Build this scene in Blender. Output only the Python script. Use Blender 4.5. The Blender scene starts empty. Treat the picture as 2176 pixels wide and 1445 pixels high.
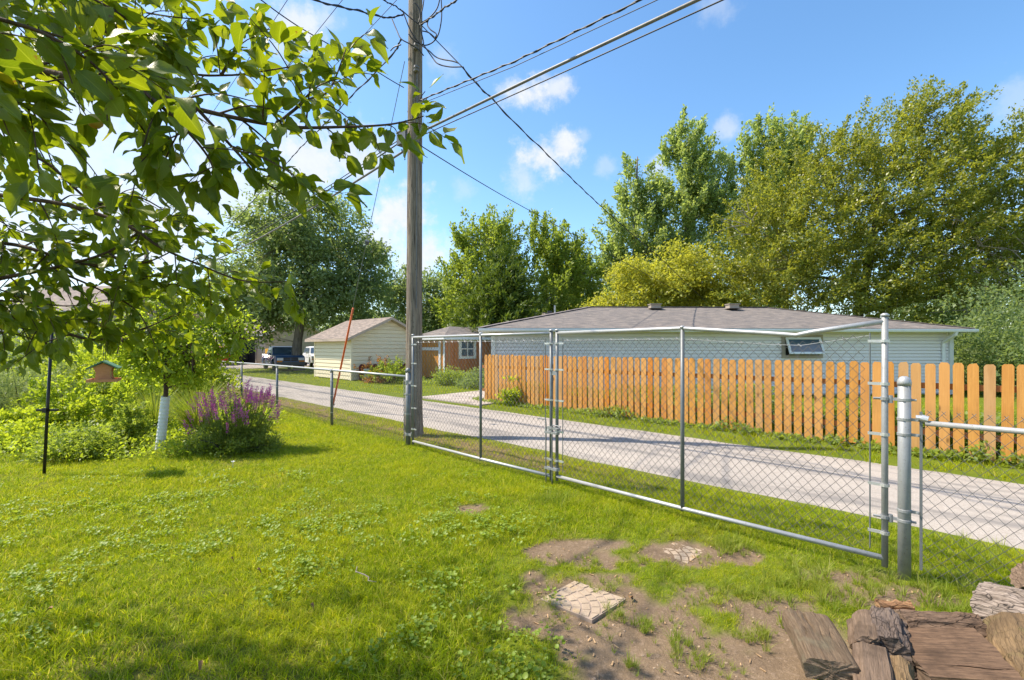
import bpy, math, random
import numpy as np
from mathutils import Vector, Matrix, noise as mnoise
random.seed(7)
rng = np.random.default_rng(11)
R = math.radians
scene = bpy.context.scene
COL = scene.collection

# ---------------------------------------------------------------- camera, sky, sun, exposure
CAM_H, FPX, HOR = 1.6, 1000.0, 738.0
cam_data = bpy.data.cameras.new('camera')
cam_data.lens = 36.0 * FPX / 2176.0
cam_data.sensor_width = 36.0
cam_data.shift_y = (HOR - 722.5) / 2176.0
cam_data.clip_start = 0.05
cam_data.clip_end = 2000.0
cam = bpy.data.objects.new('camera', cam_data)
COL.objects.link(cam)
cam.location = (0, 0, CAM_H)
cam.rotation_euler = (R(90), 0, 0)
scene.camera = cam

SUN_EL, SUN_AZ = R(54), math.atan2(-0.985, 0.17)          # azimuth measured from +Y towards +X
SUN_DIR = Vector((math.sin(SUN_AZ) * math.cos(SUN_EL), math.cos(SUN_AZ) * math.cos(SUN_EL), math.sin(SUN_EL)))
scene.view_settings.view_transform = 'Standard'
scene.view_settings.look = 'None'
scene.view_settings.exposure = 1.05
scene.view_settings.gamma = 1.0
scene.view_settings.use_curve_mapping = False

sun_data = bpy.data.lights.new('sun', 'SUN')
sun_data.energy = 3.9
sun_data.angle = R(0.6)
sun_data.color = (1.0, 0.895, 0.745)
sun = bpy.data.objects.new('sun', sun_data)
COL.objects.link(sun)
sun.rotation_euler = SUN_DIR.to_track_quat('Z', 'Y').to_euler()
sun.location = (-20, 5, 30)


class NT:
    """small node-tree helper"""
    def __init__(self, tree):
        self.t = tree
    def n(self, typ, ins=None, **props):
        nd = self.t.nodes.new(typ)
        for k, v in props.items():
            setattr(nd, k, v)
        for k, v in (ins or {}).items():
            s = nd.inputs[k]
            if isinstance(v, bpy.types.NodeSocket):
                self.t.links.new(v, s)
            else:
                if isinstance(v, (tuple, list)) and s.type == 'RGBA' and len(v) == 3:
                    v = (*v, 1.0)
                s.default_value = v
        return nd
    def math(self, op, a, b=0.0, clamp=False):
        nd = self.n('ShaderNodeMath', {0: a, 1: b}, operation=op)
        nd.use_clamp = clamp
        return nd.outputs[0]
    def vmath(self, op, a, b=(0, 0, 0)):
        nd = self.n('ShaderNodeVectorMath', {0: a, 1: b}, operation=op)
        return nd.outputs['Value'] if op in ('DOT_PRODUCT', 'LENGTH', 'DISTANCE') else nd.outputs['Vector']
    def mix(self, f, a, b, mode='MIX'):
        nd = self.n('ShaderNodeMix', data_type='RGBA', blend_type=mode)
        for idx, v in ((0, f), (6, a), (7, b)):
            s = nd.inputs[idx]
            if isinstance(v, bpy.types.NodeSocket):
                self.t.links.new(v, s)
            else:
                s.default_value = (*v, 1.0) if isinstance(v, (tuple, list)) and len(v) == 3 else v
        return nd.outputs[2]
    def ramp(self, f, stops, interp='LINEAR'):
        nd = self.n('ShaderNodeValToRGB', {0: f})
        cr = nd.color_ramp
        cr.interpolation = interp
        while len(cr.elements) < len(stops):
            cr.elements.new(0.5)
        for e, (p, c) in zip(cr.elements, stops):
            e.position = p
            e.color = (*c, 1.0) if len(c) == 3 else c
        return nd.outputs[0]
    def noise(self, vec, scale, detail=3.0, rough=0.5, dist=0.0):
        nd = self.n('ShaderNodeTexNoise', {'Scale': scale, 'Detail': detail, 'Roughness': rough, 'Distortion': dist})
        if vec is not None:
            self.t.links.new(vec, nd.inputs['Vector'])
        return nd.outputs['Fac']
    def mapr(self, v, a, b, c=0.0, d=1.0):
        return self.n('ShaderNodeMapRange', {0: v, 1: a, 2: b, 3: c, 4: d}).outputs[0]
    def scl(self, vec, s):
        return self.n('ShaderNodeMapping', {'Vector': vec, 'Scale': s}).outputs[0]


# sky with a few fair-weather clouds at their directions
world = bpy.data.worlds.new('World')
scene.world = world
world.use_nodes = True
wt = NT(world.node_tree)
world.node_tree.nodes.clear()
sky = wt.n('ShaderNodeTexSky', sky_type='NISHITA', sun_disc=False, sun_elevation=SUN_EL, sun_rotation=SUN_AZ,
           altitude=200.0, air_density=1.0, dust_density=0.8, ozone_density=2.5)
gen = wt.n('ShaderNodeTexCoord').outputs['Generated']
wn = wt.n('ShaderNodeTexNoise', {'Vector': gen, 'Scale': 15.0, 'Detail': 7.0, 'Roughness': 0.6})
wn2 = wt.noise(gen, 42.0, 5.0, 0.65)
# (picture x, y of the direction, radius, density, flattening)
clouds = [(1128, 200, .062, .95, 1.9), (1185, 190, .035, .8, 1.6), (1150, 335, .062, .95, 1.35), (1200, 312, .050, .95, 1.2), (1112, 375, .045, .5, .8), (1290, 350, .028, .3, 1), (1240, 292, .02, .3, 1),
          (635, 60, .065, .85, 1.5), (690, 40, .03, .5, 1.3), (600, 100, .04, .5, 1.3), (660, 345, .10, .9, 1.5), (740, 330, .10, .8, 1.6), (600, 400, .11, .8, 1.5), (800, 320, .06, .5, 1.6),
          (845, 455, .085, .95, 1.2), (800, 520, .08, .8, 1.4), (915, 535, .070, .95, 1.3), (880, 560, .07, .9, 1.4), (420, 400, .20, .75, 1.6), (300, 500, .22, .85, 1.5),
          (120, 280, .30, .7, 1.3), (-300, 300, .5, .6, 1.3), (120, 520, .25, .8, 1.4), (945, 130, .035, .3, 1), (985, 400, .03, .25, 1), (1520, 10, .04, .25, 1.4),
          (1400, 360, .03, .6, 1), (1545, 270, .03, .5, 1), (2176, 215, .04, .3, 1), (2700, 300, .25, .6, 1.5), (3200, 500, .3, .6, 1.5), (-900, 500, .4, .6, 1.4)]
acc = None
wob0 = wt.math('ADD', wt.math('MULTIPLY', wt.math('SUBTRACT', wn.outputs['Fac'], .5), 1.5), wt.math('MULTIPLY', wt.math('SUBTRACT', wn2, .5), 1.3))
for (px, py, r, a, fl_) in clouds:
    d = Vector(((px - 1088) / FPX, 1.0, (HOR - py) / FPX)).normalized()
    dv = wt.vmath('MULTIPLY', wt.vmath('SUBTRACT', gen, tuple(d)), (1.0, 1.0, fl_))
    dist = wt.math('ADD', wt.vmath('LENGTH', dv), wt.math('MULTIPLY', wob0, r))
    m = wt.n('ShaderNodeMapRange', {0: dist, 1: r * 1.08, 2: r * 0.12, 3: 0.0, 4: a}, interpolation_type='SMOOTHSTEP').outputs[0]
    acc = m if acc is None else wt.math('MAXIMUM', acc, m)
# unseen cloud cover overhead and behind, widened to add fill light
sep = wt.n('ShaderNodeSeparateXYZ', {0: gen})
fill_cloud = wt.n('ShaderNodeMapRange', {0: wt.noise(gen, 3.0, 7.0, 0.6), 1: .48, 2: .66, 3: 0.0, 4: .85}, interpolation_type='SMOOTHSTEP').outputs[0]
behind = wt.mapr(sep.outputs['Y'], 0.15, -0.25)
acc = wt.math('MAXIMUM', acc, wt.math('MULTIPLY', fill_cloud, behind))
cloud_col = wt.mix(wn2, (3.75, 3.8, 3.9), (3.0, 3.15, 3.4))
hsv = wt.n('ShaderNodeHueSaturation', {'Hue': 0.495, 'Saturation': 1.15, 'Value': 1.0, 'Color': sky.outputs[0]}).outputs[0]
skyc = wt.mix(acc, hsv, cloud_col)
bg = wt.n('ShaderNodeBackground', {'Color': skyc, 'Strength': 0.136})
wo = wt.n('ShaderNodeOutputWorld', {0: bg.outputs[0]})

# ---------------------------------------------------------------- helpers
def G(px, py):
    """the ground point seen at a photo pixel"""
    d = CAM_H * FPX / (py - HOR)
    return Vector(((px - 1088) / FPX * d, d, 0.0))

def P(px, py, d):
    """the point seen at a photo pixel at a distance d in front of the camera"""
    return Vector(((px - 1088) / FPX * d, d, CAM_H + (HOR - py) / FPX * d))

LOC = {}
def tag(o, label=None, cat=None, group=None, kind=None):
    if label: o['label'] = label
    if cat: o['category'] = cat
    if group: o['group'] = group
    if kind: o['kind'] = kind
    return o

def thing(name, label, cat, loc, group=None):
    o = bpy.data.objects.new(name, None)
    COL.objects.link(o)
    o.empty_display_size = 0.1
    o.location = loc
    LOC[o.name] = Vector(loc)
    return tag(o, label, cat, group)

def link(name, mesh, parent=None):
    o = bpy.data.objects.new(name, mesh)
    COL.objects.link(o)
    if parent is not None:
        o.parent = parent
        if parent.name in LOC:
            o.matrix_parent_inverse = Matrix.Translation(-LOC[parent.name])
    return o

def copy_tree(o, loc):
    c = o.copy(); COL.objects.link(c)
    c.location = loc
    for ch in o.children:
        k = ch.copy(); COL.objects.link(k); k.parent = c
        for g in ch.children:
            s = g.copy(); COL.objects.link(s); s.parent = k
    return c


class MB:
    def __init__(self):
        self.v, self.f, self.mi, self.uv = [], [], [], []
    def add(self, vs, fs, m=0, uvs=None):
        b = len(self.v)
        self.v += [tuple(x) for x in vs]
        for i, f in enumerate(fs):
            self.f.append(tuple(b + k for k in f))
            self.mi.append(m)
            self.uv.append(uvs[i] if uvs else None)
        return self
    def box(self, c, s, rot=None, m=0):
        hx, hy, hz = s[0] / 2, s[1] / 2, s[2] / 2
        vs = [Vector((x, y, z)) for x in (-hx, hx) for y in (-hy, hy) for z in (-hz, hz)]
        if rot is not None:
            M = rot if isinstance(rot, Matrix) else Matrix.Rotation(rot, 3, 'Z')
            vs = [M @ v for v in vs]
        vs = [v + Vector(c) for v in vs]
        return self.add(vs, [(0, 1, 3, 2), (4, 6, 7, 5), (0, 4, 5, 1), (2, 3, 7, 6), (0, 2, 6, 4), (1, 5, 7, 3)], m)
    def quad(self, a, b, c, d, m=0, uv=None):
        return self.add([a, b, c, d], [(0, 1, 2, 3)], m, [uv] if uv else None)
    def tri(self, a, b, c, m=0, uv=None):
        return self.add([a, b, c], [(0, 1, 2)], m, [uv] if uv else None)
    def tube(self, pts, r, n=8, cap=True, m=0):
        pts = [Vector(p) for p in pts]
        rs = r if isinstance(r, (list, tuple)) else [r] * len(pts)
        t0 = (pts[1] - pts[0]).normalized()
        u = t0.orthogonal().normalized()
        vs = []
        for i, p in enumerate(pts):
            t = (pts[min(i + 1, len(pts) - 1)] - pts[max(i - 1, 0)])
            t = t.normalized() if t.length > 1e-9 else t0
            u = (u - t * u.dot(t))
            u = u.normalized() if u.length > 1e-6 else t.orthogonal().normalized()
            w = t.cross(u)
            for k in range(n):
                a = 2 * math.pi * k / n
                vs.append(p + (u * math.cos(a) + w * math.sin(a)) * rs[i])
        fs = []
        for i in range(len(pts) - 1):
            for k in range(n):
                k2 = (k + 1) % n
                fs.append((i * n + k, i * n + k2, (i + 1) * n + k2, (i + 1) * n + k))
        if cap:
            fs.append(tuple(reversed(range(n))))
            L = (len(pts) - 1) * n
            fs.append(tuple(L + k for k in range(n)))
        return self.add(vs, fs, m)
    def prism(self, poly, z0, z1, M=None, m=0):
        """poly: 2D outline, extruded along local z, then placed by matrix M"""
        n = len(poly)
        vs = [Vector((x, y, z0)) for x, y in poly] + [Vector((x, y, z1)) for x, y in poly]
        if M is not None:
            vs = [M @ v for v in vs]
        fs = [tuple(reversed(range(n))), tuple(range(n, 2 * n))]
        fs += [(i, (i + 1) % n, n + (i + 1) % n, n + i) for i in range(n)]
        return self.add(vs, fs, m)
    def lathe(self, prof, c, n=16, M=None, m=0):
        vs = []
        for (r, z) in prof:
            for k in range(n):
                a = 2 * math.pi * k / n
                v = Vector((r * math.cos(a), r * math.sin(a), z))
                if M is not None: v = M @ v
                vs.append(v + Vector(c))
        fs = []
        for i in range(len(prof) - 1):
            for k in range(n):
                k2 = (k + 1) % n
                fs.append((i * n + k, i * n + k2, (i + 1) * n + k2, (i + 1) * n + k))
        fs.append(tuple(reversed(range(n))))
        fs.append(tuple((len(prof) - 1) * n + k for k in range(n)))
        return self.add(vs, fs, m)
    def mesh(self, name, mats, smooth=False):
        me = bpy.data.meshes.new(name)
        me.from_pydata(self.v, [], self.f)
        mats = mats if isinstance(mats, (list, tuple)) else [mats]
        for mm in mats: me.materials.append(mm)
        me.polygons.foreach_set('material_index', self.mi)
        if any(u for u in self.uv):
            ul = me.uv_layers.new(name='UVMap')
            k = 0
            for f, u in zip(self.f, self.uv):
                for j in range(len(f)):
                    if u: ul.data[k].uv = u[j]
                    k += 1
        if smooth:
            me.polygons.foreach_set('use_smooth', [True] * len(self.f))
        me.update()
        return me
    def build(self, name, mats, parent=None, smooth=False):
        return link(name, self.mesh(name, mats, smooth), parent)


def np_mesh(name, V, F, mats, smooth=False, attrs=None):
    """V (n,3) float, F (m,k) int"""
    me = bpy.data.meshes.new(name)
    V = np.ascontiguousarray(V, np.float32); F = np.ascontiguousarray(F, np.int32)
    m, k = F.shape
    me.vertices.add(len(V)); me.vertices.foreach_set('co', V.ravel())
    me.loops.add(m * k); me.loops.foreach_set('vertex_index', F.ravel())
    me.polygons.add(m)
    me.polygons.foreach_set('loop_start', np.arange(m, dtype=np.int32) * k)
    if smooth:
        me.polygons.foreach_set('use_smooth', np.ones(m, dtype=bool))
    for mm in (mats if isinstance(mats, (list, tuple)) else [mats]):
        me.materials.append(mm)
    for an, av in (attrs or {}).items():
        at = me.attributes.new(an, 'FLOAT', 'POINT')
        at.data.foreach_set('value', np.ascontiguousarray(av, np.float32))
    me.update(calc_edges=True)
    me.validate()
    return me

def unit(a):
    return a / np.maximum(np.linalg.norm(a, axis=1, keepdims=True), 1e-9)

LEAF4 = (np.array([(0, 0, 0), (.27, .42, .09), (0, 1, -.04), (-.27, .42, .09)]), np.array([(0, 1, 2, 3)]))
SPRAY = (np.array([(0, 0, 0), (.13, .3, .03), (0, 1, 0), (-.13, .3, .03)]), np.array([(0, 1, 2, 3)]))
NEEDLE = (np.array([(0, 0, 0), (.07, .4, .02), (0, 1, 0), (-.07, .4, .02)]), np.array([(0, 1, 2, 3)]))
LEAF6 = (np.array([(0, 0, 0), (.22, .25, .07), (.26, .55, .09), (0, 1, -.1), (-.26, .55, .09), (-.22, .25, .07), (0, .5, 0)]),
         np.array([(0, 1, 6, 5), (1, 2, 3, 6), (5, 6, 3, 4)]))

def leaf_cloud(C, A, Nn, S, tpl):
    tv, tf = tpl
    A = unit(A); Nn = Nn - A * (Nn * A).sum(1, keepdims=True); Nn = unit(Nn)
    X = np.cross(A, Nn)
    V = C[:, None, :] + S[:, None, None] * (tv[None, :, 0:1] * X[:, None] + tv[None, :, 1:2] * A[:, None] + tv[None, :, 2:3] * Nn[:, None])
    n = len(tv)
    F = (np.arange(len(C))[:, None, None] * n + tf[None]).reshape(-1, tf.shape[1])
    return V.reshape(-1, 3), F

# value noise for masks (numpy)
_perm = np.random.default_rng(5).random(4096)
def vnoise(x, y, f=1.0, seed=0):
    x = np.asarray(x) * f + 101.3 * seed; y = np.asarray(y) * f + 57.7 * seed
    xi = np.floor(x).astype(int); yi = np.floor(y).astype(int)
    fx = x - xi; fy = y - yi
    fx = fx * fx * (3 - 2 * fx); fy = fy * fy * (3 - 2 * fy)
    h = lambda a, b: _perm[(a * 73 + b * 179 + (a * b) % 31 * 7) % 4096]
    return (h(xi, yi) * (1 - fx) + h(xi + 1, yi) * fx) * (1 - fy) + (h(xi, yi + 1) * (1 - fx) + h(xi + 1, yi + 1) * fx) * fy
def fbm(x, y, f, seed=0):
    return (vnoise(x, y, f, seed) + .5 * vnoise(x, y, f * 2.1, seed + 1) + .25 * vnoise(x, y, f * 4.3, seed + 2)) / 1.75

# ---------------------------------------------------------------- materials
def new_mat(name):
    m = bpy.data.materials.new(name)
    m.use_nodes = True
    m.node_tree.nodes.clear()
    t = NT(m.node_tree)
    out = t.n('ShaderNodeOutputMaterial')
    return m, t, out

def pbsdf(t, out, color, rough=.6, metal=0.0, spec=.4, bump=None, bstr=.3, bdist=.01):
    b = t.n('ShaderNodeBsdfPrincipled', {'Base Color': color, 'Roughness': rough, 'Metallic': metal, 'Specular IOR Level': spec})
    if bump is not None:
        bp = t.n('ShaderNodeBump', {'Height': bump, 'Strength': bstr, 'Distance': bdist})
        t.t.links.new(bp.outputs[0], b.inputs['Normal'])
    t.t.links.new(b.outputs[0], out.inputs[0])
    return b

def obj_co(t): return t.n('ShaderNodeTexCoord').outputs['Object']
def oi_rand(t): return t.n('ShaderNodeObjectInfo').outputs['Random']

def plain(name, col, rough=.5, metal=0.0, spec=.4, var=.12, scale=6.0):
    """painted / plain surface with slight wear"""
    m, t, out = new_mat(name)
    co = obj_co(t)
    n1 = t.noise(co, scale, 5, .6)
    c = t.mix(t.mapr(n1, .3, .75), tuple(x * (1 + var) for x in col), tuple(x * (1 - var) for x in col))
    pbsdf(t, out, c, rough, metal, spec, t.noise(co, scale * 12, 3), .08)
    return m

def foliage(name, c1, c2, c3=None, trans=.35, tcol=None, rough=.5, gloss=.35):
    """leaf colour varies leaf by leaf between c1, c2 (and rarely c3)"""
    m, t, out = new_mat(name)
    isl = t.n('ShaderNodeNewGeometry').outputs['Random Per Island']
    r = t.math('FRACT', t.math('ADD', isl, oi_rand(t)))
    tone = t.n('ShaderNodeAttribute', attribute_name='tone').outputs['Fac']
    stops = [(0.0, c1), (.5, tuple((a + b) / 2 for a, b in zip(c1, c2))), (.94, c2)]
    stops.append((1.0, c3 or c2))
    f = t.n('ShaderNodeMath', {0: r, 1: .72, 2: t.math('MULTIPLY', tone, .28)}, operation='MULTIPLY_ADD').outputs[0]
    col = t.ramp(f, stops)
    pb = t.n('ShaderNodeBsdfPrincipled', {'Base Color': col, 'Roughness': rough, 'Specular IOR Level': gloss})
    tc = t.mix(.55, col, tcol or tuple(min(1, x * 1.6) for x in c2))
    tr = t.n('ShaderNodeBsdfTranslucent', {'Color': t.mix(1.0, tc, (1.75, 1.7, 1.0), 'MULTIPLY')})
    mx = t.n('ShaderNodeMixShader', {0: trans, 1: pb.outputs[0], 2: tr.outputs[0]})
    t.t.links.new(mx.outputs[0], out.inputs[0])
    return m

def bark_mat(name, c1, c2, scale=8.0, stretch=.2, bstr=.6):
    m, t, out = new_mat(name)
    co = t.scl(obj_co(t), (1, 1, stretch))
    n1 = t.noise(co, scale, 6, .65)
    n2 = t.noise(co, scale * 3.5, 4, .6)
    c = t.mix(t.mapr(n1, .35, .65), c2, c1)
    c = t.mix(t.math('MULTIPLY', t.mapr(n2, .55, .7), .5), c, tuple(x * .5 for x in c2))
    pbsdf(t, out, c, .85, 0, .2, t.math('ADD', n1, t.math('MULTIPLY', n2, .5)), bstr, .02)
    return m

def galv(name, col=(.42, .43, .44), metal=.55, rough=.45, spot=.25):
    m, t, out = new_mat(name)
    co = obj_co(t)
    n1 = t.noise(co, 9, 6, .7)
    n2 = t.noise(co, 60, 3, .6)
    c = t.mix(t.mapr(n1, .35, .7), col, tuple(x * (1 - spot) for x in col))
    c = t.mix(t.math('MULTIPLY', t.mapr(n2, .62, .72), .5), c, (.16, .12, .09))
    pbsdf(t, out, c, t.mapr(n1, .3, .7, rough - .08, rough + .12), metal, .5, n2, .05)
    return m

M = {}
M['galv'] = galv('galvanised_steel', (.33, .34, .345), .3, .5)
M['galv_dark'] = galv('weathered_steel', (.20, .215, .225), .4, .5)
M['galv_light'] = galv('bright_galvanised', (.46, .465, .47), .4, .45)
M['wire'] = galv('fence_wire', (.17, .17, .17), .5, .5)
M['band'] = galv('aluminium_band', (.62, .62, .62), .6, .4, .1)
M['cable'] = plain('black_cable', (.022, .022, .025), .55, var=.3, scale=20)
M['cable_grey'] = plain('grey_cable', (.16, .15, .15), .5, var=.3, scale=12)
M['black_metal'] = plain('black_painted_steel', (.012, .012, .013), .35, var=.3)
M['white'] = plain('white_paint', (.74, .75, .76), .5, var=.05)
M['white_trim'] = plain('white_trim', (.66, .67, .67), .45, var=.06)
M['orange_guard'] = plain('orange_plastic', (.62, .12, .02), .45, var=.15)
M['box'] = plain('dark_grey_box', (.085, .09, .10), .5, var=.15)

def siding_mat(name, c):
    m, t, out = new_mat(name)
    co = obj_co(t)
    n1 = t.noise(t.scl(co, (.4, .4, 2.0)), 3, 5, .6)
    n2 = t.noise(t.scl(co, (1, 1, 8)), 22, 4, .6)
    col = t.mix(t.mapr(n1, .3, .8), c, tuple(x * .9 for x in c))
    col = t.mix(t.math('MULTIPLY', oi_rand(t), .06), col, (.3, .29, .26))
    pbsdf(t, out, col, .5, 0, .35, n2, .1)
    return m
M['siding_grey'] = siding_mat('grey_vinyl_siding', (.80, .77, .79))
M['siding_cream'] = siding_mat('cream_siding', (.80, .70, .50))
M['siding_beige'] = siding_mat('beige_siding', (.52, .44, .33))

def shingle_mat(name, a, b, c):
    m, t, out = new_mat(name)
    uv = t.n('ShaderNodeTexCoord').outputs['UV']
    br = t.n('ShaderNodeTexBrick', {'Vector': uv, 'Color1': a, 'Color2': b, 'Mortar': tuple(x * .3 for x in a), 'Scale': 1.0,
                                    'Mortar Size': .014, 'Bias': 0.0, 'Brick Width': .42, 'Row Height': .17})
    br.offset = .5
    vo = t.n('ShaderNodeTexVoronoi', {'Vector': t.scl(uv, (2.4, 5.88, 1)), 'Scale': 1.0}).outputs['Color']
    col = t.mix(t.math('MULTIPLY', t.n('ShaderNodeSeparateColor', {0: vo}).outputs[0], .75), br.outputs['Color'], c)
    n = t.noise(uv, 1.2, 5, .6)
    col = t.mix(t.math('MULTIPLY', t.mapr(n, .35, .75), .35), col, tuple(x * .6 for x in b))
    mo = t.noise(t.scl(uv, (1.6, 5.5, 1)), 1.5, 4, .7)
    col = t.mix(t.mapr(mo, .50, .60), col, tuple(x * 1.35 for x in c))
    col = t.mix(t.mapr(mo, .44, .36), col, tuple(x * .55 for x in b))
    gr = t.noise(uv, 260, 2)
    col = t.mix(.3, col, t.mix(gr, (.08, .08, .08), (.5, .46, .43)))
    pbsdf(t, out, col, .9, 0, .15, t.math('ADD', br.outputs['Fac'], t.math('MULTIPLY', gr, .4)), .5, .01).inputs['Roughness'].default_value = .9
    return m
M['shingle_grey'] = shingle_mat('grey_brown_shingles', (.130, .113, .107), (.072, .067, .07), (.17, .138, .115))
M['shingle_tan'] = shingle_mat('tan_brown_shingles', (.21, .16, .13), (.15, .115, .095), (.25, .19, .15))

def wood_mat(name, c1, c2, knot=True, axis='z', var=.35):
    """stained board: long grain, knots, per-board tint"""
    m, t, out = new_mat(name)
    co = obj_co(t)
    rnd = oi_rand(t)
    off = t.n('ShaderNodeCombineXYZ', {0: t.math('MULTIPLY', rnd, 37.0), 1: t.math('MULTIPLY', rnd, 13.0), 2: t.math('MULTIPLY', rnd, 91.0)}).outputs[0]
    co = t.vmath('ADD', co, off)
    s = {'z': (14, 14, .9), 'x': (.9, 14, 14), 'y': (14, .9, 14)}[axis]
    g = t.noise(t.scl(co, s), 3.0, 5, .6, .6)
    w = t.n('ShaderNodeTexWave', {'Vector': t.scl(co, tuple(x * .35 for x in s)), 'Scale': 4.0, 'Distortion': 5.0, 'Detail': 2.0, 'Detail Scale': .6}).outputs['Fac']
    col = t.mix(t.mapr(g, .3, .7), c1, c2)
    col = t.mix(t.math('MULTIPLY', w, .28), col, tuple(x * .6 for x in c2))
    col = t.mix(t.math('MULTIPLY', t.math('FRACT', t.math('MULTIPLY', rnd, 7.13)), var), col, tuple(x * y for x, y in zip(c2, (.72, .66, .6))))
    col = t.mix(t.math('MULTIPLY', t.math('FRACT', t.math('MULTIPLY', rnd, 3.77)), .4), col, (c1[0] * 1.05, c1[1] * 1.12, c1[2] * 1.9))
    if var > .3:                                             # a few boards greyed, reddened or resin-stained
        q = t.math('FRACT', t.math('MULTIPLY', rnd, 11.7))
        col = t.mix(t.math('MULTIPLY', t.mapr(q, .78, .98), .45), col, (.40, .29, .17))
        col = t.mix(t.math('MULTIPLY', t.mapr(q, .20, .02), .5), col, (.50, .17, .03))
        st = t.noise(t.scl(co, (4, 4, .7)), 2.2, 5, .6)
        col = t.mix(t.math('MULTIPLY', t.mapr(st, .52, .70), .45), col, (.34, .15, .035))
    h = g
    if knot:
        vo = t.n('ShaderNodeTexVoronoi', {'Vector': t.scl(co, (4.5, 4.5, 2.0)), 'Scale': 1.0, 'Randomness': 1.0}).outputs['Distance']
        k = t.mapr(vo, .13, .05)
        col = t.mix(t.math('MULTIPLY', k, .8), col, (.10, .045, .015))
    pbsdf(t, out, col, .6, 0, .3, h, .15)
    return m
M['picket'] = wood_mat('stained_picket_wood', (.71, .355, .08), (.54, .23, .038))
M['picket_orange'] = wood_mat('orange_stained_wood', (.66, .24, .02), (.58, .19, .015), True)
M['rail_wood'] = wood_mat('stained_rail_wood', (.42, .18, .05), (.30, .11, .03), False, 'x')
M['shed_plank_front'] = wood_mat('orange_shed_boards', (.72, .33, .05), (.62, .25, .035), False)
M['shed_plank_side'] = wood_mat('brown_shed_boards', (.56, .215, .075), (.46, .165, .055), False)
M['feeder_wood'] = wood_mat('cedar_feeder_wood', (.60, .28, .12), (.50, .21, .08), False, 'x', .1)

# weathered pole
m, t, out = new_mat('weathered_pole_wood'); M['pole'] = m
co = obj_co(t)
g = t.noise(t.scl(co, (9, 9, .35)), 3.2, 7, .68)
g2 = t.noise(t.scl(co, (30, 30, .6)), 3.0, 4, .6)
sp = t.noise(t.scl(co, (16, 16, 5)), 2.6, 3, .5)
col = t.mix(t.mapr(g, .32, .68), (.185, .145, .108), (.395, .325, .26))
col = t.mix(t.math('MULTIPLY', t.mapr(g2, .50, .62), .9), col, (.055, .043, .036))
col = t.mix(t.math('MULTIPLY', t.mapr(sp, .64, .70), .7), col, (.05, .04, .035))
pbsdf(t, out, col, .85, 0, .2, t.math('ADD', g, t.math('MULTIPLY', g2, .8)), .9, .03)

# glass panes
m, t, out = new_mat('window_glass'); M['glass'] = m
pbsdf(t, out, t.mix(t.noise(obj_co(t), 1.5, 2), (.03, .05, .08), (.10, .16, .24)), .06, 0, .9)
m, t, out = new_mat('clear_panel'); M['clear'] = m
pbsdf(t, out, t.mix(t.noise(obj_co(t), 18, 3), (.62, .56, .42), (.40, .32, .2)), .15, 0, .5)
M['dark'] = plain('near_black_panel', (.012, .012, .014), .8)  # near-black, painted in place of the shade inside window and garage door

# alley surface
m, t, out = new_mat('worn_concrete_alley'); M['alley'] = m
co = obj_co(t)
agg = t.n('ShaderNodeTexVoronoi', {'Vector': co, 'Scale': 70.0}).outputs['Color']
aggv = t.n('ShaderNodeSeparateColor', {0: agg}).outputs[1]
fine = t.noise(co, 130, 3, .7)
big = t.noise(co, .55, 5, .6)
c = t.mix(t.mapr(big, .3, .7), (.40, .35, .30), (.32, .285, .25))
c = t.mix(t.math('MULTIPLY', t.math('SUBTRACT', aggv, .3), .32), c, (.62, .58, .53))
c = t.mix(t.math('MULTIPLY', t.mapr(fine, .54, .66), .75), c, (.15, .13, .115))
# worn wheel tracks: long streaks along the alley (its run is the diagonal x+y = const)
u = t.vmath('DOT_PRODUCT', co, (.7071, .7071, 0)); v = t.vmath('DOT_PRODUCT', co, (.7071, -.7071, 0))
st = t.noise(t.n('ShaderNodeCombineXYZ', {0: t.math('MULTIPLY', u, 1.15), 1: t.math('MULTIPLY', v, .22)}).outputs[0], 1.6, 7, .7)
c = t.mix(t.math('MULTIPLY', t.mapr(st, .49, .62), .8), c, (.185, .172, .162))
wv = t.n('ShaderNodeVectorMath', {0: co, 1: t.n('ShaderNodeTexNoise', {'Vector': co, 'Scale': 1.3, 'Detail': 4.0}).outputs['Color']}, operation='ADD').outputs[0]
cr = t.n('ShaderNodeTexVoronoi', {'Vector': wv, 'Scale': .42}, feature='DISTANCE_TO_EDGE').outputs['Distance']
crk = t.mapr(cr, .006, .002)
c = t.mix(t.math('MULTIPLY', crk, t.mapr(big, .45, .6, 0.0, .4)), c, (.12, .11, .10))
pt = t.noise(co, 2.6, 6, .7)
c = t.mix(t.math('MULTIPLY', t.mapr(pt, .60, .70), .55), c, (.17, .155, .14))
c = t.mix(t.math('MULTIPLY', t.mapr(pt, .34, .28), .5), c, (.55, .50, .45))
pbsdf(t, out, c, .9, 0, .2, fine, .5, .008)
M['drive'] = plain('concrete_drive', (.36, .31, .27), .9, var=.3, scale=1.8)

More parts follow.
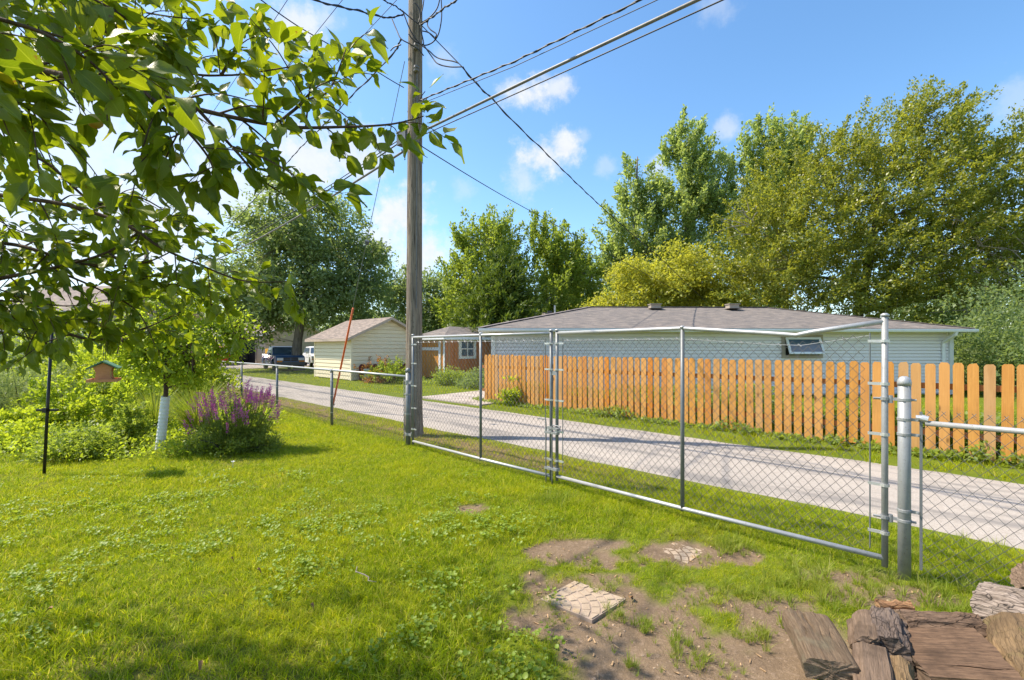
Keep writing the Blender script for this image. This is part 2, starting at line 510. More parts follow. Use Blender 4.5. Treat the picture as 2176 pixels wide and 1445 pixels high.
# ground: lawn soil, bare earth and drier verge by mask
m, t, out = new_mat('yard_ground'); M['ground'] = m
co = obj_co(t)
dirt = t.n('ShaderNodeAttribute', attribute_name='dirt').outputs['Fac']
dry = t.n('ShaderNodeAttribute', attribute_name='dry').outputs['Fac']
n1 = t.noise(co, 2.5, 6, .65); n2 = t.noise(co, 35, 5, .7); n3 = t.noise(co, 160, 3, .6)
gc = t.mix(t.mapr(n1, .3, .7), (.10, .145, .010), (.15, .18, .016))
gc = t.mix(t.math('MULTIPLY', t.mapr(n2, .5, .7), .5), gc, (.15, .125, .05))
gc = t.mix(t.math('MULTIPLY', dry, .95), gc, t.mix(n2, (.24, .165, .095), (.17, .12, .06)))
dc = t.mix(t.mapr(n1, .3, .7), (.235, .168, .106), (.145, .102, .067))
dc = t.mix(t.math('MULTIPLY', t.mapr(n2, .52, .62), .6), dc, (.30, .22, .155))
dc = t.mix(t.math('MULTIPLY', t.mapr(n3, .6, .68), .7), dc, (.42, .30, .19))
dc = t.mix(t.math('MULTIPLY', t.mapr(n3, .40, .33), .6), dc, (.07, .05, .04))
pbsdf(t, out, t.mix(dirt, gc, dc), .95, 0, .1, t.math('ADD', n2, t.math('MULTIPLY', n3, .5)), .7, .02)

# vegetation
def grass_mat(name, dark, mid, light, straw, trans):
    m, t, out = new_mat(name)
    r = t.math('FRACT', t.math('ADD', t.n('ShaderNodeNewGeometry').outputs['Random Per Island'], oi_rand(t)))
    pos = t.n('ShaderNodeNewGeometry').outputs['Position']
    n1 = t.noise(pos, .9, 4, .6); n2 = t.noise(pos, 5.0, 4, .65)
    col = t.ramp(r, [(0, dark), (.45, mid), (.85, light), (1.0, straw)])
    col = t.mix(t.math('MULTIPLY', t.mapr(n1, .46, .68), .55), col, t.mix(r, light, (light[0] * 1.15, light[1] * .95, light[2])))
    col = t.mix(t.math('MULTIPLY', t.mapr(n2, .56, .72), .4), col, t.mix(r, mid, straw))
    col = t.mix(t.math('MULTIPLY', t.mapr(n2, .44, .30), .5), col, dark)
    pb = t.n('ShaderNodeBsdfPrincipled', {'Base Color': col, 'Roughness': .5, 'Specular IOR Level': .18})
    tr = t.n('ShaderNodeBsdfTranslucent', {'Color': t.mix(1.0, col, (1.5, 1.4, .8), 'MULTIPLY')})
    mx = t.n('ShaderNodeMixShader', {0: trans, 1: pb.outputs[0], 2: tr.outputs[0]})
    t.t.links.new(mx.outputs[0], out.inputs[0])
    return m
M['grass'] = grass_mat('lawn_grass_blades', (.09, .155, .005), (.275, .38, .008), (.45, .50, .016), (.62, .53, .17), .5)
M['grass_dry'] = foliage('dry_grass_blades', (.20, .18, .06), (.32, .26, .12), (.36, .28, .15), .3)
M['grass_coarse'] = grass_mat('crabgrass_blades', (.14, .215, .016), (.22, .30, .03), (.32, .38, .06), (.42, .38, .16), .42)
M['clover'] = foliage('clover_leaves', (.15, .23, .015), (.25, .32, .04), None, .35, gloss=.4)

# apple leaf: midrib and side veins from the leaf's own UV
def apple_leaf_mat(name, c1, c2, c3):
    m, t, out = new_mat(name)
    isl = t.n('ShaderNodeNewGeometry').outputs['Random Per Island']
    r = t.math('FRACT', t.math('ADD', isl, oi_rand(t)))
    uv = t.n('ShaderNodeSeparateXYZ', {0: t.n('ShaderNodeTexCoord').outputs['UV']})
    u, v = uv.outputs[0], uv.outputs[1]                      # u: -1..1 shifted to 0..1, v along the leaf
    au = t.math('ABSOLUTE', t.math('SUBTRACT', u, .5))
    mid = t.mapr(au, .035, .012)
    ph = t.math('SUBTRACT', t.math('MULTIPLY', v, 9.0), t.math('MULTIPLY', au, 7.0))
    vein = t.mapr(t.math('ABSOLUTE', t.math('SUBTRACT', t.math('FRACT', ph), .5)), .06, .02)
    col = t.ramp(r, [(0, c1), (.55, tuple((a + b) / 2 for a, b in zip(c1, c2))), (.985, c2), (1.0, c3)])
    veins = t.math('MAXIMUM', mid, t.math('MULTIPLY', vein, .45))
    col = t.mix(t.math('MULTIPLY', veins, .45), col, (.30, .36, .06))
    nz = t.noise(obj_co(t), 90, 3)
    spot = t.mapr(t.noise(t.n('ShaderNodeNewGeometry').outputs['Position'], 55, 3, .6), .66, .70)
    col = t.mix(t.math('MULTIPLY', spot, .8), col, (.13, .065, .02))
    col = t.mix(t.math('MULTIPLY', t.mapr(t.noise(t.n('ShaderNodeNewGeometry').outputs['Position'], 14, 3), .52, .7), .45), col, c2)
    pb = t.n('ShaderNodeBsdfPrincipled', {'Base Color': col, 'Roughness': .38, 'Specular IOR Level': .5})
    bp = t.n('ShaderNodeBump', {'Height': t.math('ADD', nz, t.math('MULTIPLY', veins, -1.0)), 'Strength': .25, 'Distance': .002})
    t.t.links.new(bp.outputs[0], pb.inputs['Normal'])
    tr = t.n('ShaderNodeBsdfTranslucent', {'Color': t.mix(1.0, col, (1.9, 1.75, .75), 'MULTIPLY')})
    mx = t.n('ShaderNodeMixShader', {0: .5, 1: pb.outputs[0], 2: tr.outputs[0]})
    t.t.links.new(mx.outputs[0], out.inputs[0])
    return m
M['apple_leaf'] = apple_leaf_mat('apple_leaf', (.10, .155, .009), (.19, .24, .011), (.34, .30, .04))

M['bark_dark'] = bark_mat('dark_bark', (.12, .10, .08), (.05, .042, .035))
M['bark_grey'] = bark_mat('grey_bark', (.23, .20, .17), (.11, .095, .08))
M['twig'] = bark_mat('apple_twig_bark', (.13, .085, .06), (.065, .042, .032), 30)
M['dead_twig'] = bark_mat('bare_dead_wood', (.40, .35, .29), (.24, .2, .16), 12)

# ================================================================ ground
DIRTS = [(G(1330, 1290), .62, .42), (G(1490, 1400), .60, .40), (G(1640, 1330), .42, .36), (G(1440, 1170), .55, .22), (G(1250, 1170), .45, .2),
         (G(1890, 1268), .4, .14), (G(1800, 1220), .3, .14), (G(1180, 1235), .25, .2), (G(1560, 1440), .5, .25), (G(1000, 1080), .2, .12)]
def dirt_mask(x, y):
    x = np.asarray(x, float); y = np.asarray(y, float)
    m = np.zeros_like(x)
    for c, rx, ry in DIRTS:
        d = np.sqrt(((x - c.x) / rx) ** 2 + ((y - c.y) / ry) ** 2)
        m = np.maximum(m, np.clip(1.25 - d, 0, 1))
    n = fbm(x, y, 3.2, 3)
    n2 = fbm(x, y, 9.0, 8)
    return np.clip((m * 1.05 + (n - .5) * 2.5 + (n2 - .5) * 1.8 + (fbm(x, y, 1.5, 5) - .5) * 1.0 + .10) * 2.4, 0, 1) * (m > 0.02)
def dry_mask(x, y):
    """thin, straw coloured turf on the verge beside the pole and by the alley edge"""
    s = np.asarray(x) + np.asarray(y)
    a = 1.25 * np.clip(1.15 - np.abs(s - 6.95) / .9, 0, 1) * np.clip((np.asarray(y) - 4.6) / 2.0, 0.12, 1)
    n = fbm(x, y, 1.1, 21)
    b = np.clip((n - .58) * 5, 0, 1) * .5
    return np.clip(a * (0.35 + 1.1 * (fbm(x, y, 1.9, 14))) + b * (s < 6.0) * .8, 0, 1)
def ground_z(x, y):
    s = np.asarray(x) + np.asarray(y)
    z = (fbm(x, y, .8, 31) - .5) * .05 + (fbm(x, y, 4.0, 35) - .5) * .025
    flat = np.clip((np.abs(s - 9.77) - 2.0) / .5, 0, 1)           # level under the alley
    near = np.clip((60 - np.hypot(x, y)) / 30, 0, 1)
    return (z * flat * near) - .022

gx = np.unique(np.concatenate([np.linspace(-400, -40, 16), np.linspace(-40, -8, 60), np.linspace(-8, 8, 270), np.linspace(8, 40, 60), np.linspace(40, 400, 16)]))
gy = np.unique(np.concatenate([np.linspace(-60, -2, 16), np.linspace(-2, 9, 200), np.linspace(9, 40, 90), np.linspace(40, 500, 20)]))
XX, YY = np.meshgrid(gx, gy)
ZZ = ground_z(XX, YY)
DM = dirt_mask(XX, YY)
ZZ = ZZ - .012 * DM
nx, ny = len(gx), len(gy)
ii = (np.arange(ny - 1)[:, None] * nx + np.arange(nx - 1)[None]).ravel()
Fg = np.stack([ii, ii + 1, ii + nx + 1, ii + nx], 1)
link('ground', np_mesh('ground', np.stack([XX.ravel(), YY.ravel(), ZZ.ravel()], 1), Fg, M['ground'], True,
                       {'dirt': DM.ravel(), 'dry': dry_mask(XX, YY).ravel()}))['kind'] = 'structure'

# alley strip along x + y = const, ragged edges
ts = np.concatenate([np.arange(-8, 30, .12), np.arange(30, 80, 1.0)])
sq = math.sqrt(2)
V, F = [], []
for k, tt in enumerate(ts):
    j0 = (float(fbm(tt, 3.3, 1.1, 2)) - .5) * .22; j1 = (float(fbm(tt, 9.1, 1.3, 4)) - .5) * .25
    for q, s in enumerate(np.linspace(7.70 + j0, 11.80 + j1, 7)):
        bx, by = s / 2 - tt / sq, s / 2 + tt / sq
        V.append((bx, by, .0 + .012 * (1 - abs(q - 3) / 3) - (.03 if q in (0, 6) else 0)))
    if k:
        for q in range(6):
            b = (k - 1) * 7 + q
            F.append((b, b + 7, b + 8, b + 1))
o = link('alley', np_mesh('alley', np.array(V), np.array(F), M['alley'], True)); o['kind'] = 'structure'

def slab(name, pts, z, mat_):
    mb = MB(); mb.prism([(p[0], p[1]) for p in pts], z - .1, z)
    o = mb.build(name, mat_); o['kind'] = 'structure'; return o
# concrete aprons off the alley
slab('driveway', [(-3.0, 15.1), (-.9, 13.0), (1.0, 15.2), (.2, 16.6), (-1.2, 17.3)], .012, M['drive'])
slab('driveway', [(-24.5, 36.9), (-21.0, 33.4), (-16.5, 39.5), (-19.0, 48.5), (-30.0, 49.5), (-31, 43)], .014, M['drive'])

# ================================================================ siding, roofs
def siding_wall(parent, A, B, z0, z1, lap, mat_, flip=1, top=None):
    """lapped boards along A-B, outward normal to the right of A->B (flip=-1: left); top(z)-> (t0,t1) trims a gable"""
    A = Vector((A[0], A[1], 0)); B = Vector((B[0], B[1], 0))
    L = (B - A).length; d = (B - A) / L; nrm = Vector((d.y, -d.x, 0)) * flip
    shared = None
    z = z0
    while z < z1 - .01:
        t0, t1 = (0, L) if top is None else top(z + lap * .6)
        if t1 - t0 > .05:
            if top is None and shared is not None and z + lap <= z1 + 1e-6:
                o = link('siding_board', shared, parent)
                o.matrix_parent_inverse = Matrix.Translation(-LOC[parent.name]) @ Matrix.Translation((0, 0, z - z0))
            else:
                h = min(lap, z1 - z) * (.74 if lap < .15 else .84)
                mb = MB()
                a0, a1 = A + d * t0, A + d * t1
                lo, hi = nrm * .055, nrm * .040
                q = [a0 + Vector((0, 0, z)) + lo, a1 + Vector((0, 0, z)) + lo, a1 + Vector((0, 0, z + h)) + hi, a0 + Vector((0, 0, z + h)) + hi,
                     a0 + Vector((0, 0, z)) - nrm * .01, a1 + Vector((0, 0, z)) - nrm * .01, a1 + Vector((0, 0, z + h)) - nrm * .01, a0 + Vector((0, 0, z + h)) - nrm * .01]
                mb.add(q, [(0, 1, 2, 3), (4, 5, 1, 0), (3, 2, 6, 7), (4, 0, 3, 7), (1, 5, 6, 2), (5, 4, 7, 6)])
                o = mb.build('siding_board', mat_, parent)
                if top is None and shared is None: shared = o.data
        z += lap
    return d, nrm, L

def roof_face(mb, pts, m=0, th=.0):
    """planar roof polygon; UV in metres, v up the slope"""
    pts = [Vector(p) for p in pts]
    n = (pts[1] - pts[0]).cross(pts[2] - pts[0]).normalized()
    u = (pts[1] - pts[0]); u.z = 0; u.normalize()
    v = n.cross(u)
    uv = [((p - pts[0]).dot(u), (p - pts[0]).dot(v)) for p in pts]
    mb.add(pts, [tuple(range(len(pts)))], m, [uv])

# ---- long grey garage across the alley
gA, gB = Vector((-.62, 15.5, 0)), Vector((14.95, 16.1, 0))
gd = (gB - gA).normalized(); gn = Vector((gd.y, -gd.x, 0))     # gn faces the camera
gar = thing('garage', 'long low grey garage with hipped roof and open awning window behind the picket fence', 'garage', gA)
GW, GE = 8.0, 2.12
back = -gn * GW
mb = MB()
for (a, b) in ((gA, gB), (gB, gB + back), (gB + back, gA + back), (gA + back, gA)):
    mb.quad(a, b, b + Vector((0, 0, GE + .1)), a + Vector((0, 0, GE + .1)))
mb.build('wall', M['siding_grey'], gar)
siding_wall(gar, gA, gB, .05, GE + .1, .112, M['siding_grey'])
siding_wall(gar, gA + back, gA, .05, GE + .1, .112, M['siding_grey'])
siding_wall(gar, gB, gB + back, .05, GE + .1, .112, M['siding_grey'])
for c in (gA, gB):
    mb = MB(); mb.box(c + gn * .03 + Vector((0, 0, GE / 2 + .05)), (.14, .14, GE + .1), rot=math.atan2(gd.y, gd.x)); mb.build('corner_board', M['white_trim'], gar)
OV = .45
e0 = gA + gn * OV - gd * OV; e1 = gB + gn * OV + gd * OV; e2 = gB + back - gn * OV + gd * OV; e3 = gA + back - gn * OV - gd * OV
zE = Vector((0, 0, GE + .10)); hw = (GW + 2 * OV) / 2
rise = Vector((0, 0, GE + .10 + 1.06))
r0 = e0 - gn * hw + gd * hw + rise; r1 = e1 - gn * hw - gd * hw + rise
mb = MB()
roof_face(mb, [e0 + zE, e1 + zE, r1, r0]); roof_face(mb, [e1 + zE, e2 + zE, r1]); roof_face(mb, [e2 + zE, e3 + zE, r0, r1]); roof_face(mb, [e3 + zE, e0 + zE, r0])
roof = mb.build('roof', M['shingle_grey'], gar)
mb = MB()
mb.quad(e0 + zE - Vector((0, 0, .06)), e1 + zE - Vector((0, 0, .06)), e2 + zE - Vector((0, 0, .06)), e3 + zE - Vector((0, 0, .06)))
mb.build('soffit', M['white_trim'], roof)
# ridge and hip caps
mb = MB()
for (a, b) in ((r0, r1), (e0 + zE, r0), (e1 + zE, r1)):
    k = int((b - a).length / .25)
    for i in range(k):
        p = a.lerp(b, (i + .5) / k); dd = (b - a).normalized()
        Mx = dd.to_track_quat('X', 'Z').to_matrix()
        mb.box(p + Vector((0, 0, .012 + .004 * (i % 2))), (.26, .24, .016), Mx)
M['ridge'] = plain('ridge_cap_shingle', (.20, .17, .165), .9, var=.3, scale=3)
mb.build('ridge_cap', M['ridge'], roof)
# gutter: K-profile trough along the front eave
mb = MB()
prof = [(0, 0), (.11, 0), (.13, .05), (.125, .10), (.115, .10), (.11, .015), (.012, .015), (.012, .10), (0, .10)]
for a, b in ((e0, e1),):
    p0 = a + gn * .005 + Vector((0, 0, GE - .015)); p1 = b + gn * .005 + Vector((0, 0, GE - .015))
    vs = [p0 + gn * x + Vector((0, 0, z)) for x, z in prof] + [p1 + gn * x + Vector((0, 0, z)) for x, z in prof]
    n = len(prof)
    mb.add(vs, [(i, (i + 1) % n, n + (i + 1) % n, n + i) for i in range(n)] + [tuple(reversed(range(n))), tuple(range(n, 2 * n))])
mb.build('gutter', M['white'], gar)
mb = MB()
for a, b, nn in ((e1, e2, gd), (e3, e0, -gd)):
    c = (a + b) / 2 + nn * .012 + Vector((0, 0, GE + .035)); mb = MB(); mb.box(c, (.02, (b - a).length, .13), rot=math.atan2(gd.y, gd.x)); mb.build('fascia', M['white'], gar)
# downspout near the right corner
q = gB - gd * .28
mb = MB()
path = [q + gn * (OV + .07) + Vector((0, 0, GE - .01)), q + gn * (OV + .05) + Vector((0, 0, GE - .10)), q + gn * .10 + Vector((0, 0, GE - .34)), q + gn * .075 + Vector((0, 0, GE - .44)), q + gn * .075 + Vector((0, 0, .1)), q + gn * .2 + Vector((0, 0, .03))]
mb.tube(path, .058, 4)
mb.build('downspout', M['white'], gar)
# awning window standing open
wx0 = (P(1658, 735, 15.9) - gA).dot(gd); wx1 = (P(1744, 735, 15.95) - gA).dot(gd)
wc = gA + gd * ((wx0 + wx1) / 2); ww = wx1 - wx0
M['tan_trim'] = plain('tan_window_trim', (.33, .28, .23), .6)
rz = math.atan2(gd.y, gd.x)
win = None
mb = MB()
for (dx, dz, sx, sz) in ((-ww / 2 + .055, 1.63, .11, .78), (ww / 2 - .055, 1.63, .11, .78), (0, 1.285, ww - .22, .10), (0, 1.975, ww - .22, .09)):
    mb.box(wc + gd * dx + gn * .055 + Vector((0, 0, dz)), (sx, .07, sz), rz)
win = mb.build('window', M['tan_trim'], gar)
mb = MB(); mb.box(wc + gn * .042 + Vector((0, 0, 1.63)), (ww - .22, .03, .6), rz); mb.build('window_shade_panel', M['dark'], win)  # black box stands in for the shade inside the window
sw, sh = ww - .20, .60
Ms = Matrix.Rotation(rz, 3, 'Z') @ Matrix.Rotation(R(-24), 3, 'X')
hinge = wc + gn * .10 + Vector((0, 0, 1.925))
mb = MB()
for (cx, cz, sx, sz) in ((0, -.035, sw, .07), (0, -sh + .035, sw, .07), (-sw / 2 + .035, -sh / 2, .07, sh - .14), (sw / 2 - .035, -sh / 2, .07, sh - .14)):
    mb.box(hinge + Ms @ Vector((cx, 0, cz)), (sx, .045, sz), Ms)
mb.build('sash', M['white'], win)
mb = MB(); mb.box(hinge + Ms @ Vector((0, 0, -sh / 2)), (sw - .14, .012, sh - .14), Ms); mb.build('pane', M['glass'], win)
# roof vents
for px in (1391, 1556):
    c = P(px, 655, 19.3); c.z = r0.z - .07
    mb = MB(); mb.box(c + Vector((0, 0, .06)), (.40, .34, .15), rz); mb.box(c + Vector((0, -.02, .15)), (.46, .42, .03), rz); mb.box(c + Vector((0, -.1, -.02)), (.55, .5, .02), rz)
    mb.build('roof_vent', M['tan_trim'], roof)

# ---- cream shed along the alley
def alley_dir(s): return Vector((-.7071, .7071, 0)) * s
AD = Vector((-.7071, .7071, 0)); AN = Vector((.7071, .7071, 0))    # along the alley (away), across it (away)
sc_ = Vector((-7.75, 22.75, 0))
shed = thing('shed', 'small cream lap sided gable shed standing beside the alley, left of the utility pole', 'shed', sc_)
SL, SG, SE = 4.25, 3.95, 2.12
mb = MB()
c0, c1, c2, c3 = sc_, sc_ + AD * SL, sc_ + AD * SL + AN * SG, sc_ + AN * SG
for a, b in ((c0, c1), (c1, c2), (c2, c3), (c3, c0)):
    mb.quad(a, b, b + Vector((0, 0, SE)), a + Vector((0, 0, SE)))
pk = Vector((0, 0, SE + .92))
mb.tri(c0 + Vector((0, 0, SE)), c3 + Vector((0, 0, SE)), c0 + AN * SG / 2 + pk); mb.tri(c1 + Vector((0, 0, SE)), c2 + Vector((0, 0, SE)), c1 + AN * SG / 2 + pk)
mb.build('wall', M['siding_cream'], shed)
siding_wall(shed, c1, c0, .03, SE, .19, M['siding_cream'])
siding_wall(shed, c0, c3, .03, SE + .9, .19, M['siding_cream'], 1, lambda z: (0, SG) if z < SE else ((z - SE) / .92 * SG / 2, SG - (z - SE) / .92 * SG / 2))
for c in (c0, c1):
    mb = MB(); mb.box(c + Vector((0, 0, SE / 2)), (.12, .12, SE), R(45)); mb.build('corner_board', M['siding_cream'], shed)
ov = .42
def shed_roof(c0, c1, AD, AN, SG, SE, H, ov, parent, rmat, fmat):
    sl = H / (SG / 2)
    lo0 = c0 - AD * ov - AN * ov + Vector((0, 0, SE - sl * ov)); lo1 = c1 + AD * ov - AN * ov + Vector((0, 0, SE - sl * ov))
    hi0 = c0 - AD * ov + AN * (SG / 2) + Vector((0, 0, SE + H)); hi1 = c1 + AD * ov + AN * (SG / 2) + Vector((0, 0, SE + H))
    fo0 = c0 - AD * ov + AN * (SG + ov) + Vector((0, 0, SE - sl * ov)); fo1 = c1 + AD * ov + AN * (SG + ov) + Vector((0, 0, SE - sl * ov))
    up = Vector((0, 0, .10))
    mb = MB()
    roof_face(mb, [lo1 + up, lo0 + up, hi0 + up, hi1 + up]); roof_face(mb, [fo0 + up, fo1 + up, hi1 + up, hi0 + up])
    rf = mb.build('roof', rmat, parent)
    mb = MB()
    dz = Vector((0, 0, -.03))
    mb.quad(lo1 + dz, hi1 + dz, hi0 + dz, lo0 + dz); mb.quad(fo1 + dz, fo0 + dz, hi0 + dz, hi1 + dz)
    mb.build('soffit', fmat, rf)
    mb = MB()
    for a, b in ((lo0, lo1), (lo0, hi0), (hi0, fo0), (lo1, hi1), (hi1, fo1), (fo0, fo1)):
        mb.quad(a + dz, b + dz, b + up * .97, a + up * .97)
    mb.build('fascia', fmat, rf)
    return rf
M['fascia_tan'] = plain('tan_fascia', (.44, .35, .28), .6)
shed_roof(c0, c1, AD, AN, SG, SE, .92, ov, shed, M['shingle_tan'], M['fascia_tan'])

# ---- orange board shed with hipped roof
oc = Vector((-3.4, 24.0, 0))
osd = thing('shed', 'orange and brown board shed with white framed door and four pane window', 'shed', oc)
OL, OW, OE = 2.35, 4.6, 2.12
o0, o1, o2, o3 = oc, oc + AD * OL, oc + AD * OL + AN * OW, oc + AN * OW
mb = MB()
for a, b in ((o0, o1), (o1, o2), (o2, o3), (o3, o0)):
    mb.quad(a, b, b + Vector((0, 0, OE)), a + Vector((0, 0, OE)))
mb.build('wall', M['shed_plank_side'], osd)
def planks(A, B, z0, z1, w, mat_, nrm):
    A = Vector(A); d = (Vector(B) - A); L = d.length; d /= L
    n = int(L / w); sh = None
    for i in range(n):
        if sh is None:
            mb = MB(); mb.box(A + d * (w * .5) + nrm * .012 + Vector((0, 0, (z0 + z1) / 2)), (w - .012, .022, z1 - z0), math.atan2(d.y, d.x))
            o = mb.build('plank', mat_, osd); sh = o.data
        else:
            o = link('plank', sh, osd)
            o.matrix_parent_inverse = Matrix.Translation(-LOC[osd.name]) @ Matrix.Translation(d * (w * i))
planks(o1, o0, .02, OE, .15, M['shed_plank_front'], -AN)
planks(o0, o3, .02, OE, .15, M['shed_plank_side'], -AD)
mb = MB()
fz = math.atan2(AD.y, AD.x)
for (t_, z_, sx, sz) in ((.05, OE / 2, .12, OE), (.42, OE / 2 - .1, .16, OE - .2), (2.28, OE / 2, .14, OE), (1.35, 1.52, 1.7, .16), (1.2, 2.02, 2.1, .14)):
    mb.box(o0 + AD * t_ - AN * (.045 + (.004 if sx > 1 else 0)) + Vector((0, 0, z_)), (sx, .04, sz), fz)
mb.build('door_frame', M['white'], osd)
mb = MB(); mb.box(o0 + AN * OW / 2 - AD * .04 + Vector((0, 0, 2.03)), (OW, .04, .14), math.atan2(AN.y, AN.x)); mb.build('frieze_board', M['white'], osd)
wcc = o0 + AN * 1.42 - AD * .05 + Vector((0, 0, 1.52)); nz_ = math.atan2(AN.y, AN.x)
mb = MB()
for (dx, dz, sx, sz) in ((-.5, 0, .16, 1.05), (.5, 0, .16, 1.05), (0, .46, .84, .13), (0, -.46, .84, .13)):
    mb.box(wcc + AN * dx + Vector((0, 0, dz)), (sx, .06, sz), nz_)
w2 = mb.build('window', M['white'], osd)
mb = MB()
for (dx, dz, sx, sz) in ((0, 0, .05, .79), (-.21, 0, .37, .05), (.21, 0, .37, .05)):
    mb.box(wcc + AN * dx + Vector((0, 0, dz)), (sx, .045, sz), nz_)
mb.build('muntin', M['white'], w2)
for dx in (-.22, .22):
    for dz in (-.2, .2):
        mb = MB(); mb.box(wcc + AN * dx + AD * .03 + Vector((0, 0, dz)), (.36, .02, .34), nz_); mb.build('pane', M['glass'], w2)
ov = .38
e = [o0 - AD * ov - AN * ov, o1 + AD * ov - AN * ov, o2 + AD * ov + AN * ov, o3 - AD * ov + AN * ov]
hh = (OL + 2 * ov) / 2
zr = Vector((0, 0, OE + .02)); up = Vector((0, 0, OE + .62))
q0 = o0 + AD * OL / 2 - AN * ov + AN * hh; q1 = o3 + AD * OL / 2 + AN * ov - AN * hh
mb = MB()
roof_face(mb, [e[1] + zr, e[0] + zr, q0 + up]); roof_face(mb, [e[0] + zr, e[3] + zr, q1 + up, q0 + up]); roof_face(mb, [e[3] + zr, e[2] + zr, q1 + up]); roof_face(mb, [e[2] + zr, e[1] + zr, q0 + up, q1 + up])
rf = mb.build('roof', M['shingle_grey'], osd)
mb = MB()
for a, b in ((e[0], e[1]), (e[0], e[3])):
    mb.quad(a + Vector((0, 0, OE - .12)), b + Vector((0, 0, OE - .12)), b + zr * .999, a + zr * .999)
mb.quad(*[x + Vector((0, 0, OE - .1)) for x in e])
mb.build('fascia', M['white'], rf)

# ---- houses glimpsed beyond
def house(name, label, c, L, W, eave, H, ang, wmat, rmat, cat='house', vents=True, lap=.2):
    ad = Vector((math.cos(ang), math.sin(ang), 0)); an = Vector((-ad.y, ad.x, 0))
    c = Vector(c)
    t_ = thing(name, label, cat, c)
    a0, a1, a2, a3 = c, c + ad * L, c + ad * L + an * W, c + an * W
    mb = MB()
    for a, b in ((a0, a1), (a1, a2), (a2, a3), (a3, a0)):
        mb.quad(a, b, b + Vector((0, 0, eave)), a + Vector((0, 0, eave)))
    pk = Vector((0, 0, eave + H))
    mb.tri(a0 + Vector((0, 0, eave)), a3 + Vector((0, 0, eave)), a0 + an * W / 2 + pk); mb.tri(a1 + Vector((0, 0, eave)), a2 + Vector((0, 0, eave)), a1 + an * W / 2 + pk)
    mb.build('wall', wmat, t_)
    siding_wall(t_, a0, a1, .1, eave, lap, wmat)
    rf = shed_roof(a1, a0, -ad, an, W, eave, H, .45, t_, rmat, M['white_trim'])
    return t_, rf, ad, an
c = P(1128, 738, 31)
hs, rf, ad, an = house('house', 'pale blue grey house with brown gable roof showing above the long garage roof', (c.x, 31, 0), 6.0, 3.6, 3.2, .72, R(10), M['siding_grey'], M['shingle_tan'])
mb = MB(); p = P(1179, 662, 32.6); mb.tube([p - Vector((0, 0, .3)), p + Vector((0, 0, .42))], .06, 8); mb.build('vent_pipe', M['white'], rf)
mb = MB(); p = P(1168, 663, 32.2); mb.box(p, (.3, .3, .14)); mb.build('roof_vent', M['box'], rf)
c = P(60, 738, 30)
hs, rf, ad, an = house('house', 'beige house with brown roof half hidden behind the apple leaves', (-33.5, 30, 0), 8.2, 8, 3.95, 1.9, R(-8), M['siding_beige'], M['shingle_tan'])
for k in range(2):
    mb = MB(); p = Vector((-33.5, 30, 0)) + ad * (2.2 + 3.4 * k) - an * .04 + Vector((0, 0, 2.1))
    mb.box(p, (1.3, .07, 1.3), math.atan2(ad.y, ad.x)); wo_ = mb.build('window', M['white'], hs)
    mb = MB(); mb.box(p - an * .03, (1.1, .05, 1.1), math.atan2(ad.y, ad.x)); mb.build('pane', M['glass'], wo_)
# far garage with an open door at the end of the alley
fc = Vector((-31.8, 47.5, 0))
hs, rf, ad, an = house('garage', 'beige double garage with its door open at the far end of the alley', fc, 9.5, 7, 2.9, 1.7, R(-22), M['siding_beige'], M['shingle_tan'], 'garage')
ra = math.atan2(ad.y, ad.x)
mb = MB(); mb.box(fc + ad * 6.3 - an * .035 + Vector((0, 0, 1.15)), (3.9, .06, 2.3), ra); dr = mb.build('door_shade_panel', M['dark'], hs)  # black panel on the wall, painted as the unlit garage interior
mb = MB()
for (t0_, z_, sx, sz) in ((4.26, 1.2, .18, 2.4), (8.34, 1.2, .18, 2.4), (6.3, 2.42, 4.3, .2)):
    mb.box(fc + ad * t0_ - an * .06 + Vector((0, 0, z_)), (sx, .08, sz), ra)
mb.build('door_trim', M['tan_trim'], hs)

# ================================================================ utility pole
PX, PY = -1.80, 8.62
pole = thing('utility_pole', 'tall weathered wooden utility pole standing just outside the gate', 'utility pole', (PX, PY, 0))
mb = MB()
NS, n = 60, 28
vs, fs = [], []
for i in range(NS + 1):
    z = -.1 + 9.9 * i / NS
    r = .153 - .0042 * z + .030 * math.exp(-max(z, 0) / .35)
    lean = .004 * z
    for k in range(n):
        a = 2 * math.pi * k / n
        gro = mnoise.noise((math.cos(a) * 2.6, math.sin(a) * 2.6, z * .16 + 3)) * .010 + mnoise.noise((math.cos(a) * 7, math.sin(a) * 7, z * .25)) * .006
        crack = -.022 * math.exp(-((a - (-1.35 + .08 * math.sin(z * .7))) % (2 * math.pi) - 0.0) ** 2 / .006) if z < 9 else 0
        rr = r + gro + crack
        vs.append((PX + lean + rr * math.cos(a), PY + rr * math.sin(a), z))
for i in range(NS):
    for k in range(n):
        k2 = (k + 1) % n
        fs.append((i * n + k, i * n + k2, (i + 1) * n + k2, (i + 1) * n + k))
fs.append(tuple(NS * n + k for k in range(n)))
mb.add(vs, fs); mb.build('pole_shaft', M['pole'], pole, True)
CD = Vector((.7071, -.7071, 0))        # along the alley towards the camera's right
